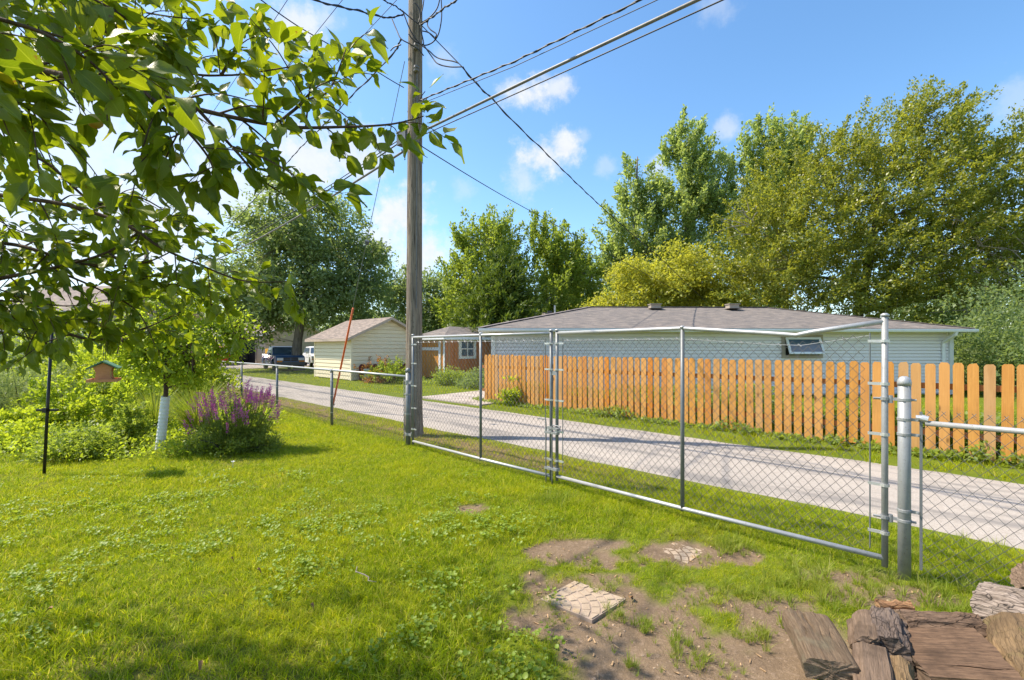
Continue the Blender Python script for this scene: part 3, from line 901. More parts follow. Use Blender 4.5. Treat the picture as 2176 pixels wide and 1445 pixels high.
# splice box on the alley face, strand clamps, bands
bx = Vector((PX, PY, 0)) - CD * .30 + Vector((0, 0, 5.52))
mb = MB(); mb.box(bx, (.30, .17, .23), R(-45)); o = mb.build('splice_box', M['box'], pole)
mb = MB(); mb.box(bx + Vector((0, 0, .122)), (.32, .19, .02), R(-45)); mb.box(bx + CD * .17, (.05, .12, .16), R(-45)); mb.build('lid', M['cable_grey'], o)
for zz, sgn in ((5.44, 1), (5.98, 1), (5.30, -1)):
    mb = MB()
    mb.tube([Vector((PX, PY, zz)) - CD * .19, Vector((PX, PY, zz)) + CD * .19], .018, 6)
    mb.box(Vector((PX, PY, zz)) + CD * .19 * sgn, (.10, .05, .07), R(-45))
    for j in range(3):
        mb.tube([Vector((PX, PY, zz)) + CD * sgn * (.2 + .1 * j), Vector((PX, PY, zz + .05)) + CD * sgn * (.2 + .1 * j)], .012, 5)
    mb.build('strand_clamp', M['box'], pole)
for zz in (6.55, 6.95):
    mb = MB()
    cx, cy = PX + .02, PY - .14
    mb.lathe([(.018, 0), (.045, .01), (.05, .04), (.03, .055), (.048, .07), (.045, .105), (.015, .115)], (cx + .06, cy - .02, zz), 10)
    mb.tube([(cx + .06, cy + .08, zz + .05), (cx + .06, cy - .08, zz + .05)], .010, 6)
    mb.build('insulator', M['cable_grey'], pole)
# pole surface conduit (ground wire moulding)
mb = MB(); mb.tube([(PX + .075, PY - .128 + .0, 2.3), (PX + .085, PY - .118, 6.6)], .012, 6); mb.build('ground_wire', M['cable_grey'], pole)
# loops of slack cable tied at the top
def spline(pts, n=10):
    pts = [Vector(p) for p in pts]
    out = []
    for i in range(len(pts) - 1):
        p0 = pts[max(i - 1, 0)]; p1 = pts[i]; p2 = pts[i + 1]; p3 = pts[min(i + 2, len(pts) - 1)]
        for k in range(n):
            t = k / n
            out.append(.5 * ((2 * p1) + (p2 - p0) * t + (2 * p0 - 5 * p1 + 4 * p2 - p3) * t * t + (3 * p1 - p0 - 3 * p2 + p3) * t ** 3))
    out.append(pts[-1])
    return out
loops = [
    [(892, 50, 8.4), (912, 38, 8.3), (930, 15, 8.25), (937, -20, 8.2)],
    [(937, -10, 8.2), (938, 40, 8.2), (928, 80, 8.25), (905, 96, 8.35), (880, 86, 8.4), (868, 72, 8.4)],
    [(912, 38, 8.3), (908, 52, 8.3), (915, 63, 8.25), (927, 72, 8.2), (925, 80, 8.2)],
    [(854, 22, 8.4), (870, 36, 8.38), (885, 48, 8.36), (893, 52, 8.36)],
    [(856, 24, 8.42), (862, 40, 8.4), (870, 60, 8.36), (880, 78, 8.36), (896, 96, 8.36), (912, 108, 8.3), (925, 120, 8.28), (940, 126, 8.2), (962, 130, 8.1), (974, 134, 8.05)],
    [(902, 98, 8.36), (916, 118, 8.3), (930, 135, 8.2), (955, 142, 8.1), (982, 142, 8.0)],
    [(893, 60, 8.36), (900, 90, 8.34), (897, 95, 8.34)],
    [(832, 38, 8.6), (842, 62, 8.5), (852, 82, 8.4), (872, 94, 8.35), (890, 106, 8.35), (900, 118, 8.34)],
    [(898, 66, 8.36), (912, 70, 8.3), (926, 82, 8.2)],
    [(890, 44, 8.38), (898, 18, 8.36), (903, -20, 8.36)],
    [(852, 95, 8.4), (838, 100, 8.5), (830, 108, 8.6)],
    [(880, 5, 8.36), (888, 14, 8.35), (893, 30, 8.35), (890, 48, 8.35)],
]
for lp in loops:
    mb = MB(); mb.tube(spline([P(*q) for q in lp], 8), .011, 5); mb.build('cable_loop', M['cable'], pole, True)

# ---------------------------------------------------------------- overhead cables
def cable(label, pts, r, sag=0.0, twist=False, mat_='cable', n=40, group='overhead cables'):
    """pts: 3D points; sag is added between each pair"""
    path = []
    for a, b in zip(pts[:-1], pts[1:]):
        a, b = Vector(a), Vector(b)
        for k in range(n):
            t = k / n
            p = a.lerp(b, t); p.z -= sag * 4 * t * (1 - t); path.append(p)
    path.append(Vector(pts[-1]))
    mb = MB()
    if twist:
        mb.tube(path, r * .6, 5, m=0)
        L = 0; hx = []
        dense = []
        for a, b in zip(path[:-1], path[1:]):
            k = max(1, int((b - a).length / .12))
            for i in range(k): dense.append(a.lerp(b, i / k))
        for i, p in enumerate(dense):
            t = (dense[min(i + 1, len(dense) - 1)] - dense[max(0, i - 1)]).normalized()
            u = t.cross(Vector((0, 0, 1))).normalized(); w = t.cross(u)
            a = i * .85
            hx.append(p + (u * math.cos(a) + w * math.sin(a)) * r * .75)
        mb.tube(hx, r * .5, 4)
    else:
        mb.tube(path, r, 6)
    o = mb.build('overhead_cable', M[mat_], None, True)
    return tag(o, label, 'cable', group)
PT = Vector((PX, PY, 0))
def at(s, z, off=0.0):
    """point along the cable run: s metres from the pole, + towards the camera's right"""
    return PT + CD * s + Vector((.7071, .7071, 0)) * off + Vector((0, 0, z))
cable('thick grey telephone cable running from the pole up past the top edge', [at(.2, 5.47), at(3.2, 5.33), at(6, 5.17), at(26, 5.4)], .023, .0, False, 'cable_grey')
cable('thin cable hung just below the thick telephone cable', [at(.2, 5.40), at(3.2, 5.21), at(6, 5.05), at(26, 5.3)], .009)
cable('dark twin cable above the thick telephone cable', [at(.2, 6.05), at(2.6, 5.72), at(5.0, 5.52), at(26, 5.6)], .016, 0, True)
cable('very thin wire hung under the dark twin cable', [at(.2, 5.98), at(2.6, 5.65), at(5.0, 5.43), at(26, 5.5)], .006)
cable('thick grey cable running from the pole toward the far end of the alley', [at(-.2, 5.30), at(-13.6, 5.02), at(-31, 5.5)], .024, .12, False, 'cable_grey')
cable('dark cable leaving the splice box toward the far end of the alley', [at(-.45, 5.50), at(-13.6, 5.22), at(-31, 5.7)], .014, .12)
cable('thin upper strand leaving the splice box toward the far pole', [at(-.45, 5.56), at(-13.6, 5.36), at(-31, 5.8)], .010, .12)
for off, lab in ((-.9, 'high thin power line on the left of the three above the alley'), (0.0, 'high thin power line in the middle of the three above the alley'), (.9, 'high thin power line on the right of the three above the alley')):
    cable(lab, [at(14, 9.5, off), at(0, 9.62, off), at(-31, 9.3, off), at(-62, 9.3, off)], .007, .35)
cable('black twisted drop cable sagging from the pole down to the long garage', [P(982, 142, 8.0), P(1043, 207, 9.4), P(1145, 310, 12), P(1290, 450, 16.5), P(1400, 545, 20.5), P(1500, 640, 26)], .020, .03, True, n=14)
cable('straight span wire above the sagging twisted drop cable', [P(897, 55, 8.4), P(985, 145, 8.0)], .008)
cable('thin drop wire from mid pole toward the yellow tree', [P(890, 307, 8.5), P(1085, 425, 14), P(1480, 640, 26)], .010, .02)
cable('frayed dark drop cable running down left from the pole behind the apple leaves', [P(852, 82, 8.45), P(838, 110, 8.8), P(755, 195, 11), P(640, 312, 16), P(470, 500, 30)], .020, .03, True, n=14)
cable('black twisted cable entering the pole from the upper left', [P(858, 30, 8.45), P(825, 38, 8.2), P(760, 22, 7.4), P(668, 0, 6.4), P(420, -90, 4.6), (-13, -5, 5.2)], .019, .01, True, n=14)
cable('second black cable meeting the pole from the upper left', [P(856, 24, 8.4), P(840, 12, 8.2), P(815, 0, 7.8), P(700, -90, 6), (-12, -9, 5.4)], .015, .01, True, n=14)
cable('thin wire crossing diagonally from upper left to the pole', [P(858, 186, 8.5), P(780, 138, 7.8), P(640, 60, 6.7), P(555, 0, 6.1), P(420, -90, 5.3), (-14, -4, 5.0)], .008, .01)
cable('black twisted cable leaving the pole top toward the upper right', [P(893, 52, 8.35), P(912, 40, 8.1), P(945, 15, 7.6), P(970, 0, 7.3), P(1060, -70, 6.2), (7, -9, 6.2)], .019, .01, True, n=14)
# guy wire with orange guard and ground anchor
ga, gt = G(706, 868), P(860, 130, 8.6)
guy = thing('guy_wire', 'steel guy wire with long orange plastic guard anchored beside the fence', 'guy wire', ga)
mb = MB(); mb.tube([ga + Vector((0, 0, .10)), gt], .007, 6); mb.build('strand', M['galv_dark'], guy)
def gpt(py):   # height along the guy at a picture row
    best = min((abs(738 - (v.z - CAM_H) / v.y * FPX - py), t) for t in [i / 400 for i in range(401)] for v in [ga.lerp(gt, t)])
    return ga.lerp(gt, best[1])
mb = MB(); mb.tube([gpt(860), gpt(655)], .024, 8); mb.build('guard_tube', M['orange_guard'], guy, True)
mb = MB(); mb.tube([gpt(519), gpt(512)], .05, 8); mb.build('strain_insulator', M['box'], guy)
mb = MB(); mb.tube([ga + Vector((0, 0, -.1)), ga + (gt - ga) * .022], .018, 6)
mb.lathe([(.02, 0), (.05, .01), (.05, .05), (.02, .06)], ga + (gt - ga) * .012, 8); mb.build('anchor_rod', M['galv_dark'], guy)
# distant pole carrying the same cables
dp = at(-31, 0)
dpo = thing('utility_pole', 'pale distant utility pole half hidden by apple leaves at the far end of the cables', 'utility pole', dp)
mb = MB(); mb.tube([dp, dp + Vector((0, 0, 9.6))], [.16, .11], 10); mb.build('pole_shaft', M['pole'], dpo, True)
mb = MB(); mb.box(dp + Vector((0, 0, 9.2)), (2.2, .1, .12), R(45)); mb.build('crossarm', M['pole'], dpo)

# ================================================================ chain-link fences and gates (all on x + y = 6)
FD = Vector((.7071, -.7071, 0)); FN = Vector((-.7071, -.7071, 0))     # along the line to the right; towards the yard
F0 = Vector((-1.70, 7.70, 0))
def fl(s, z=0.0, off=0.0):
    return F0 + FD * s + FN * off + Vector((0, 0, z))
def chainlink(name, parent, s0, s1, z0, ztop, r=.0019, w=.072, h=.082, barb=True, mat_='wire'):
    """interlinked zigzag wires; ztop is a height or a function of s"""
    zt = ztop if callable(ztop) else (lambda s: ztop)
    rows = int((max(zt(s0), zt(s1)) - z0) / (h / 2)) + 1
    A, B = [], []
    cols = int((s1 - s0) / (w / 2))
    for i in range(cols):
        prev = None
        for k in range(rows + 1):
            s = s0 + i * w / 2 + ((k + i) % 2) * w / 2
            z = z0 + k * h / 2
            if z > zt(s) - .005: break
            j1 = mnoise.noise((s * 3, z * 3, 1.7)) * .006; j2 = mnoise.noise((s * 2.2, z * 2.2, 9.1)) * .012
            p = fl(s + j1, z + j1, j2 + (.004 if k % 2 else -.004))
            if prev is not None:
                A.append(prev); B.append(p)
            prev = p
    A = np.array(A); B = np.array(B)
    t = unit(B - A); u = unit(np.cross(t, np.array([[0.31, .2, .93]]))); v = np.cross(t, u)
    ring = []
    for a in (0, 2.094, 4.189):
        o_ = (u * math.cos(a) + v * math.sin(a)) * r
        ring += [A + o_, B + o_]
    V = np.stack(ring, 1).reshape(-1, 3)
    base = np.arange(len(A))[:, None] * 6
    F = np.concatenate([base + np.array([[0, 2, 3, 1]]), base + np.array([[2, 4, 5, 3]]), base + np.array([[4, 0, 1, 5]])])
    o = link(name, np_mesh(name, V, F, M[mat_]), parent)
    return o

# ---- left fence
fence = thing('chain_link_fence', 'low grey chain link fence running along the alley behind the purple bush', 'fence', fl(-.1))
POSTS = [-2.86, -6.05, -9.05, -12.1, -15.1]
TR = 1.13
for s in POSTS:
    mb = MB(); mb.tube([fl(s, -.1), fl(s, TR - .03)], .030, 10); po = mb.build('post', M['galv_dark'], fence, True)
    mb = MB(); mb.lathe([(.034, 0), (.034, .03), (.026, .05), (.010, .075)], fl(s, TR - .05), 10)
    mb.tube([fl(s - .045, TR), fl(s + .045, TR)], .028, 8); mb.build('loop_cap', M['galv'], po, True)
    mb = MB()
    for z in (.25, .6, .9): mb.lathe([(.033, 0), (.033, .012)], fl(s, z), 8)
    mb.build('tie_wire', M['band'], po)
rr = MB(); rr.tube([fl(-.05, TR - .01)] + [fl(s, TR + .004 * (i % 2)) for i, s in enumerate(POSTS)], .021, 8); rr.build('top_rail', M['galv_light'], fence, True)
chainlink('wire_mesh', fence, -15.0, -.08, .03, TR + .03, .0017)
mb = MB(); mb.box(fl(-.12, .58), (.02, .006, 1.05), R(-45)); mb.build('tension_bar', M['galv_dark'], fence)
# ---- hinge post on the left
hp = thing('gate_post', 'dark grey steel gate post beside the foot of the wooden utility pole', 'gate post', fl(0))
mb = MB(); mb.tube([fl(0, -.1), fl(0, 1.20)], .041, 12); mb.build('post', M['galv_dark'], hp, True)
mb = MB(); mb.lathe([(.045, 0), (.045, .03), (.035, .055), (.012, .075)], fl(0, 1.19), 12); mb.build('cap', M['galv_dark'], hp, True)
mb = MB()
for z in (.18, .5, .82, 1.04): mb.lathe([(.045, 0), (.046, .022)], fl(0, z), 12); mb.box(fl(-.07, z + .01), (.07, .012, .022), R(-45))
mb.build('tension_band', M['galv'], hp)
mb = MB()
for z in (.16, 1.0): mb.lathe([(.047, 0), (.047, .04)], fl(0, z), 12); mb.box(fl(.07, z + .02, .01), (.10, .025, .035), R(-45)); mb.tube([fl(.10, z - .02), fl(.10, z + .06)], .016, 8)
mb.build('hinge', M['galv'], hp)

def gate(label, s0, s1, mid, zb, zt, hinge_side, bent=False):
    g = thing('gate', label, 'gate', fl((s0 + s1) / 2, 0), 'two leaves of the chain link drive gate')
    ups = [s0, mid, s1]
    for i, s in enumerate(ups):
        mb = MB()
        inner = (s == mid)
        top = zt + (.03 if not inner else .02); bot = zb - (.05 if not inner else .03)
        if s == s1 and bent: top, bot = zt + .06, zb - .06
        if inner:
            mb.tube([fl(s, bot), fl(s, .9), fl(s, top)], .0185, 10)
        else:
            mb.tube([fl(s, bot), fl(s, .9), fl(s, top)], .0195 if not (s == s1 and bent) else .0205, 10)
        o = mb.build('upright', M['galv_dark'] if i != 2 or not bent else M['galv'], g, True)
        mb = MB(); mb.lathe([(.026, 0), (.026, .012), (.012, .022)], fl(s, top - .004), 10); mb.build('cap', M['galv_light'], o, True)
    if bent:
        sb = s0 + (s1 - s0) * .815
        tp = [fl(s0, zt), fl(mid, zt + .012), fl(sb - .2, zt - .05), fl(sb, zt - .07), fl(sb + .12, zt - .045), fl(s1, zt + .02)]
        topz = lambda s: zt if s < mid else (zt - .07 * (s - mid) / (sb - mid) if s < sb else zt - .07 + .09 * (s - sb) / (s1 - sb))
    else:
        tp = [fl(s0, zt - .005), fl(mid, zt), fl(s1, zt)]; topz = lambda s: zt
    mb = MB(); mb.tube(tp, .0195, 10); mb.build('top_rail', M['galv_light'], g, True)
    mb = MB(); mb.tube([fl(s0, zb), fl(mid, zb - .008), fl(s1, zb)], .0195, 10); mb.build('bottom_rail', M['galv_light'], g, True)
    a, b = s0 + .085, s1 - .085
    chainlink('wire_mesh', g, a, b, zb + .03, lambda s: topz(s) - .045, .0019)
    for s, sg in ((a, 1), (b, -1)):
        mb = MB(); mb.tube([fl(s, zb + .05), fl(s, zt - .06)], .005, 6); mb.build('tension_bar', M['galv_dark'], g)
        for z in (.28, .62, .98, 1.34, zt - .12):
            mb = MB(); mb.box(fl(s - sg * .04, z), (.105, .012, .020), R(-45)); mb.lathe([(.028, 0), (.028, .02)], fl(s - sg * .085, z - .01), 8); mb.build('tension_band', M['band'], g)
    # top tie wire with its twists
    mb = MB(); mb.tube([fl(s, topz(s) - .085) for s in np.linspace(a, b, 14)], .0022, 4)
    k = int((b - a) / .145)
    for i in range(k):
        s = a + (i + .5) * .145
        zz_ = topz(s) - .085
        mb.tube([fl(s - .012, zz_ + .012), fl(s + .012, zz_ - .008)], .005, 4)
    mb.build('tie_wire', M['galv_light'], g)
    return g
S_L0, S_M, S_R1 = .14, 3.10, 6.155
g1 = gate('left chain link gate leaf in front of the utility pole and orange shed', S_L0, S_M - .045, 1.80, .085, 1.765, 'l')
g2 = gate('right chain link gate leaf with its top rail bent down near the far end', S_M + .045, S_R1, 4.66, .10, 1.765, 'r', True)
# drop rods and latch
for g, s, off, hook in ((g1, S_M - .10, .03, -1), (g2, S_M - .005, .03, 1)):
    mb = MB()
    z1 = .72 if hook < 0 else .66
    mb.tube(spline([fl(s, .0, off), fl(s, .4, off), fl(s, z1, off), fl(s + hook * .04, z1 + .03, off), fl(s + hook * .13, z1 + .025, off)], 4), .008, 6)
    mb.build('drop_rod', M['galv_dark'], g, True)
    mb = MB()
    for z in (.18, .60): mb.box(fl(s + .03, z, off * .6), (.09, .05, .025), R(-45)); mb.lathe([(.028, 0), (.028, .03)], fl(s + .055, z - .015), 8)
    mb.build('rod_bracket', M['galv'], g)
mb = MB(); mb.box(fl(S_M + .0, .655, .02), (.16, .03, .03), R(-45)); mb.box(fl(S_M + .09, .655, .045), (.03, .07, .025), R(-45)); mb.box(fl(S_M, 1.30, 0), (.08, .02, .05), R(-45)); mb.build('latch', M['galv'], g2)

# ---- stout hinge post at the right
SP = 6.262
rp = thing('gate_post', 'stout round steel gate post with a domed cap near the firewood', 'gate post', fl(SP))
mb = MB(); mb.tube([fl(SP, -.15), fl(SP, .7), fl(SP, 1.345)], .037, 20); mb.build('post', M['galv'], rp, True)
mb = MB(); mb.lathe([(.040, 0), (.0405, .022), (.037, .040), (.027, .056), (.014, .064)], fl(SP, 1.335), 20); mb.build('dome_cap', M['galv_light'], rp, True)
for z, kind in ((1.225, 'h'), (.385, 'h'), (1.09, 'b'), (.985, 'b'), (.455, 'b')):
    mb = MB()
    mb.lathe([(.0385, 0), (.041, .002), (.041, .020), (.0385, .022)], fl(SP, z), 18)
    if kind == 'h':
        mb.box(fl(SP - .055, z + .011), (.035, .016, .02), R(-45)); mb.tube([fl(SP - .075, z - .018), fl(SP - .075, z + .035)], .014, 10)
        mb.lathe([(.029, 0), (.029, .022)], fl(SP - .107, z), 12); mb.box(fl(SP - .09, z + .008), (.03, .016, .02), R(-45))
        mb.tube([fl(SP + .035, z + .011, -.0), fl(SP + .065, z + .011)], .008, 6); mb.tube([fl(SP - .13, z + .011, .01), fl(SP - .17, z + .011, .02)], .009, 6)
        mb.build('hinge', M['galv'], rp)
    else:
        mb.box(fl(SP + .062, z + .011), (.05, .006, .02), R(-45)); mb.tube([fl(SP + .07, z + .011, -.015), fl(SP + .07, z + .011, .02)], .006, 6)
        mb.build('tension_band', M['galv'], rp)
# ---- right fence
rf = thing('chain_link_fence', 'low chain link fence starting at the stout gate post behind the firewood', 'fence', fl(SP + .1))
mb = MB(); mb.tube([fl(SP + .11, 1.085), fl(SP + 3.2, 1.085)], .0185, 12); mb.build('top_rail', M['galv_light'], rf, True)
mb = MB(); mb.tube([fl(SP + .062, 1.118), fl(SP + .095, 1.118)], .018, 10); mb.tube([fl(SP + .09, 1.118), fl(SP + .125, 1.110)], .0245, 12); mb.build('rail_end_cup', M['band'], rf)
chainlink('wire_mesh', rf, SP + .085, SP + 3.2, .04, 1.155, .0017)
mb = MB(); mb.box(fl(SP + .088, .62), (.016, .006, 1.08), R(-45)); mb.build('tension_bar', M['galv_dark'], rf)
mb = MB()
for i in range(34):       # twisted barbs above the rail
    s = SP + .13 + i * .072; c = fl(s, 1.145)
    mb.tube([c + FD * -.012 + Vector((0, 0, .0)), c + FD * .010 + Vector((0, 0, .026))], .0017, 4); mb.tube([c + FD * .012, c + FD * -.010 + Vector((0, 0, .026))], .0017, 4)
mb.build('barb', M['wire'], rf)['kind'] = 'stuff'
mb = MB()
for s in (SP + .36, SP + 1.0, SP + 1.7):
    mb.lathe([(.0225, -.004), (.0225, .004)], fl(s, 1.085), 10, None)
mb.build('tie_wire', M['band'], rf)
mb = MB(); mb.tube([fl(SP + 3.2, -.1), fl(SP + 3.2, 1.12)], .03, 10); mb.build('post', M['galv_dark'], rf, True)

# ================================================================ picket fence across the alley (x + y = 13.35)
pf = thing('picket_fence', 'orange stained wooden picket fence with gaps, in front of the long garage', 'fence', (-.7, 14.05, 0))
KS = 13.35
p_0 = Vector((-.78, KS + .78, 0))
PITCH, PW = .1585, .119
outl = [(-PW / 2, 0), (PW / 2, 0), (PW / 2, 1.31), (PW / 2 - .022, 1.345), (-PW / 2 + .022, 1.345), (-PW / 2, 1.31)]
pm = []
for v_ in range(5):
    mb = MB()
    mb.prism([(x, y + (.0 if y < .5 else rng.uniform(-.008, .008))) for x, y in outl], -.011, .011, Matrix(((1, 0, 0), (0, 0, -1), (0, 1, 0))))
    pm.append(mb.mesh('picket', M['picket']))
pmo = pm[0].copy(); pmo.materials.clear(); pmo.materials.append(M['picket_orange'])
NP = 84
for i in range(NP):
    s = i * PITCH + rng.uniform(-.006, .006)
    base = p_0 + FD * s
    px = 1088 + base.x / base.y * FPX
    me = pmo if i in (34, 15, 27) else pm[i % 5]
    o = bpy.data.objects.new('picket', me); COL.objects.link(o); o.parent = pf
    Mx = Matrix.Translation(base + Vector((0, 0, .04 + rng.uniform(-.012, .012) - .03 * i / NP))) @ Matrix.Rotation(R(-45) + rng.uniform(-.03, .03), 4, 'Z') @ Matrix.Rotation(rng.uniform(-.012, .012), 4, 'Y')
    o.matrix_parent_inverse = Matrix.Translation(-LOC[pf.name]) @ Mx
for z in (.28, .98):
    for k in range(6):
        mb = MB(); c = p_0 + FD * (k * 2.4 + 1.0) - FN * .040 + Vector((0, 0, z + .04)); mb.box(c, (2.38, .04, .088), R(-45)); mb.build('fence_rail', M['rail_wood'], pf)
for k in range(6):
    c = p_0 + FD * (k * 2.4 + .05) - FN * .11 + Vector((0, 0, .55)); mb = MB(); mb.box(c, (.09, .09, 1.2), R(-45)); mb.build('post', M['rail_wood'], pf)

# ================================================================ shed-side bits: pedestal, red edging
pc = Vector((-6.78, 22.0, 0))
pd = thing('utility_pedestal', 'small grey green utility pedestal beside the cream shed', 'pedestal', pc)
M['ped'] = plain('grey_green_plastic', (.33, .38, .35), .6)
mb = MB(); mb.box(pc + Vector((0, 0, .26)), (.22, .22, .56)); mb.build('cabinet', M['ped'], pd)
mb = MB(); mb.box(pc + Vector((0, 0, .56)), (.25, .25, .06)); mb.build('cap', M['ped'], pd)
M['red_edge'] = plain('dark_red_edging', (.13, .022, .02), .6)
rc = sc_ + AN * .35 - AD * .35
ed = thing('edging_fence', 'dark red scalloped garden edging in front of the cream shed', 'edging', rc)
arc = [(-.16, 0), (.16, 0), (.16, .62)] + [(.16 * math.cos(R(a)), .62 + .16 * math.sin(R(a))) for a in (30, 60, 90, 120, 150)] + [(-.16, .62)]
sh = None
for i in range(9):
    if sh is None:
        mb = MB(); mb.prism(arc, -.02, .02, Matrix.Translation(rc) .to_4x4() @ Matrix.Rotation(R(45), 4, 'Z') @ Matrix(((1, 0, 0, 0), (0, 0, -1, 0), (0, 1, 0, 0), (0, 0, 0, 1))))
        sh = mb.build('edging_board', M['red_edge'], ed).data
    else:
        o = link('edging_board', sh, ed); o.matrix_parent_inverse = Matrix.Translation(-LOC[ed.name]) @ Matrix.Translation(AN * .35 * i)

# ================================================================ bird feeder on its pole
bp0, bp1 = G(93, 1006), P(112, 676, 6.05)
pole2 = thing('feeder_pole', 'thin black metal bird feeder pole with crossbar on the left lawn', 'pole', bp0)
mb = MB(); mb.tube([bp0 - Vector((0, 0, .1)), bp0.lerp(bp1, .4), bp1], .017, 10); mb.build('shaft', M['black_metal'], pole2, True)
st_ = bp0.lerp(bp1, .405)
mb = MB(); mb.box(st_, (.27, .03, .026)); mb.box(st_ + Vector((0, -.02, 0)), (.05, .05, .06)); mb.build('step_bar', M['black_metal'], pole2)
fx = P(222, 760, 6.1)
mb = MB(); arm_z = 1.965
mb.tube([(bp1.x - .08, bp1.y, arm_z), (fx.x + .0, fx.y, arm_z), (fx.x + .05, fx.y, arm_z + .03)], .010, 6)
mb.tube([(bp1.x - .02, bp1.y, arm_z - .06), (bp1.x + .45, bp1.y, arm_z - .05)], .007, 6)
mb.build('arm', M['black_metal'], pole2, True)
fd = thing('bird_feeder', 'cedar bird feeder with green pitched roof hanging above the garden bed', 'bird feeder', (fx.x, fx.y, 1.18))
fz0 = CAM_H + (738 - 811) / FPX * 6.1
fc_ = Vector((fx.x, fx.y, fz0)); fr = Matrix.Rotation(R(-56), 3, 'Z')
def fb(mb, c, s): mb.box(fc_ + fr @ Vector(c), s, fr)
mb = MB(); fb(mb, (0, 0, .012), (.40, .30, .016)); fb(mb, (0, -.145, .022), (.41, .014, .035)); fb(mb, (0, .145, .022), (.41, .014, .035)); fb(mb, (-.2, 0, .022), (.014, .28, .035)); fb(mb, (.2, 0, .022), (.014, .28, .035))
mb.build('tray', M['feeder_wood'], fd)
M3 = lambda x: Matrix.Translation(fc_) @ fr.to_4x4() @ Matrix.Translation((x, 0, 0)) @ Matrix(((0, 0, 1, 0), (1, 0, 0, 0), (0, 1, 0, 0), (0, 0, 0, 1)))
endp = [(-.10, .02), (.10, .02), (.075, .06), (.07, .12), (.085, .17), (.10, .185), (0, .245), (-.10, .185), (-.085, .17), (-.07, .12), (-.075, .06)]
for x in (-.125, .125):
    mb = MB(); mb.prism(endp, -.009, .009, M3(x)); mb.build('end_panel', M['feeder_wood'], fd)
for y in (-.06, .06):
    mb = MB(); fb(mb, (0, y, .105), (.23, .004, .15)); mb.build('seed_window', M['clear'], fd)
M['roof_green'] = plain('green_poly_roof', (.10, .22, .15), .5, var=.1)
for sg in (-1, 1):
    mb = MB(); Mr = fr @ Matrix.Rotation(R(30) * sg, 3, 'X'); mb.box(fc_ + fr @ Vector((0, -sg * .078, .222)), (.36, .19, .014), Mr); mb.build('roof_board', M['roof_green'], fd)
mb = MB()
for x in (-.12, .12): mb.tube([fc_ + fr @ Vector((x, 0, .25)), Vector((fx.x, fx.y, arm_z - .03))], .003, 4)
mb.build('hanger_wire', M['black_metal'], fd)

# ================================================================ stepping stones
M['paver'] = plain('moulded_concrete_paver', (.29, .225, .18), .9, var=.2, scale=9)
m, t, out = new_mat('paver_cobbles'); M['cobble'] = m
co = obj_co(t); n1 = t.noise(co, 7, 5, .6); n2 = t.noise(co, 60, 4, .7); n3 = t.noise(co, 3.5, 4, .6)
c = t.mix(t.mapr(n1, .3, .7), (.43, .335, .24), (.33, .255, .185)); c = t.mix(t.math('MULTIPLY', t.mapr(n2, .55, .65), .5), c, (.22, .17, .14))
c = t.mix(t.math('MULTIPLY', t.mapr(n3, .55, .66), .45), c, (.5, .34, .12))
pbsdf(t, out, c, .9, 0, .2, n2, .3)
def paver(label, corners, zc, tilt):
    ctr = sum(corners, Vector()) / 4
    e1_ = (corners[1] - corners[0]); e2_ = (corners[3] - corners[0])
    Lx, Ly = e1_.length, e2_.length; ux = e1_.normalized(); uy = e2_.normalized()
    pv = thing('stepping_stone', label, 'paver', ctr, 'square stepping stones sunk in the bare earth')
    W = lambda x, y, z: corners[0] + ux * x + uy * y + Vector((0, 0, zc + z + tilt * (x - Lx / 2)))
    mb = MB(); b_ = [W(0, 0, -.05), W(Lx, 0, -.05), W(Lx, Ly, -.05), W(0, Ly, -.05)]; t_ = [W(0, 0, 0), W(Lx, 0, 0), W(Lx, Ly, 0), W(0, Ly, 0)]
    mb.add(b_ + t_, [(3, 2, 1, 0), (4, 5, 6, 7), (0, 1, 5, 4), (1, 2, 6, 5), (2, 3, 7, 6), (3, 0, 4, 7)]); mb.build('slab', M['paver'], pv)
    # fan-laid cobbles: rings about a point beyond one corner
    cx, cy = Lx * .12, Ly * -.25
    rad = .10
    while rad < 1.2:
        n_ = max(5, int(rad * 2 * math.pi / .068)); off = rng.uniform(0, 1)
        for k in range(n_):
            a0, a1 = (k + off) / n_ * 2 * math.pi, (k + 1 + off) / n_ * 2 * math.pi
            g_ = .004
            pts = []
            for rr_, aa in ((rad + g_, a0 + g_ / rad), (rad + .056 - g_, a0 + g_ / rad), (rad + .056 - g_, a1 - g_ / rad), (rad + g_, a1 - g_ / rad)):
                pts.append((cx + rr_ * math.cos(aa), cy + rr_ * math.sin(aa)))
            for axis, lim, sg in ((0, .006, 1), (0, Lx - .006, -1), (1, .006, 1), (1, Ly - .006, -1)):     # trim at the slab edge
                res = []
                for q in range(len(pts)):
                    A_, B_ = pts[q], pts[(q + 1) % len(pts)]
                    da, db = (A_[axis] - lim) * sg, (B_[axis] - lim) * sg
                    if da >= 0: res.append(A_)
                    if da * db < 0:
                        f_ = da / (da - db); res.append((A_[0] + (B_[0] - A_[0]) * f_, A_[1] + (B_[1] - A_[1]) * f_))
                pts = res
                if not pts: break
            if len(pts) >= 3:
                hz = .005 + rng.uniform(-.0015, .0015); nn_ = len(pts)
                mx_, my_ = sum(p[0] for p in pts) / nn_, sum(p[1] for p in pts) / nn_
                if max(math.hypot(x - mx_, y - my_) for x, y in pts) < .012: continue
                mb = MB()
                mb.add([W(x, y, .0) for x, y in pts] + [W(mx_ + (x - mx_) * .90, my_ + (y - my_) * .90, hz) for x, y in pts],
                       [tuple(range(nn_, 2 * nn_))] + [(q, (q + 1) % nn_, nn_ + (q + 1) % nn_, nn_ + q) for q in range(nn_)])
                mb.build('cobble', M['cobble'], pv)
        rad += .056
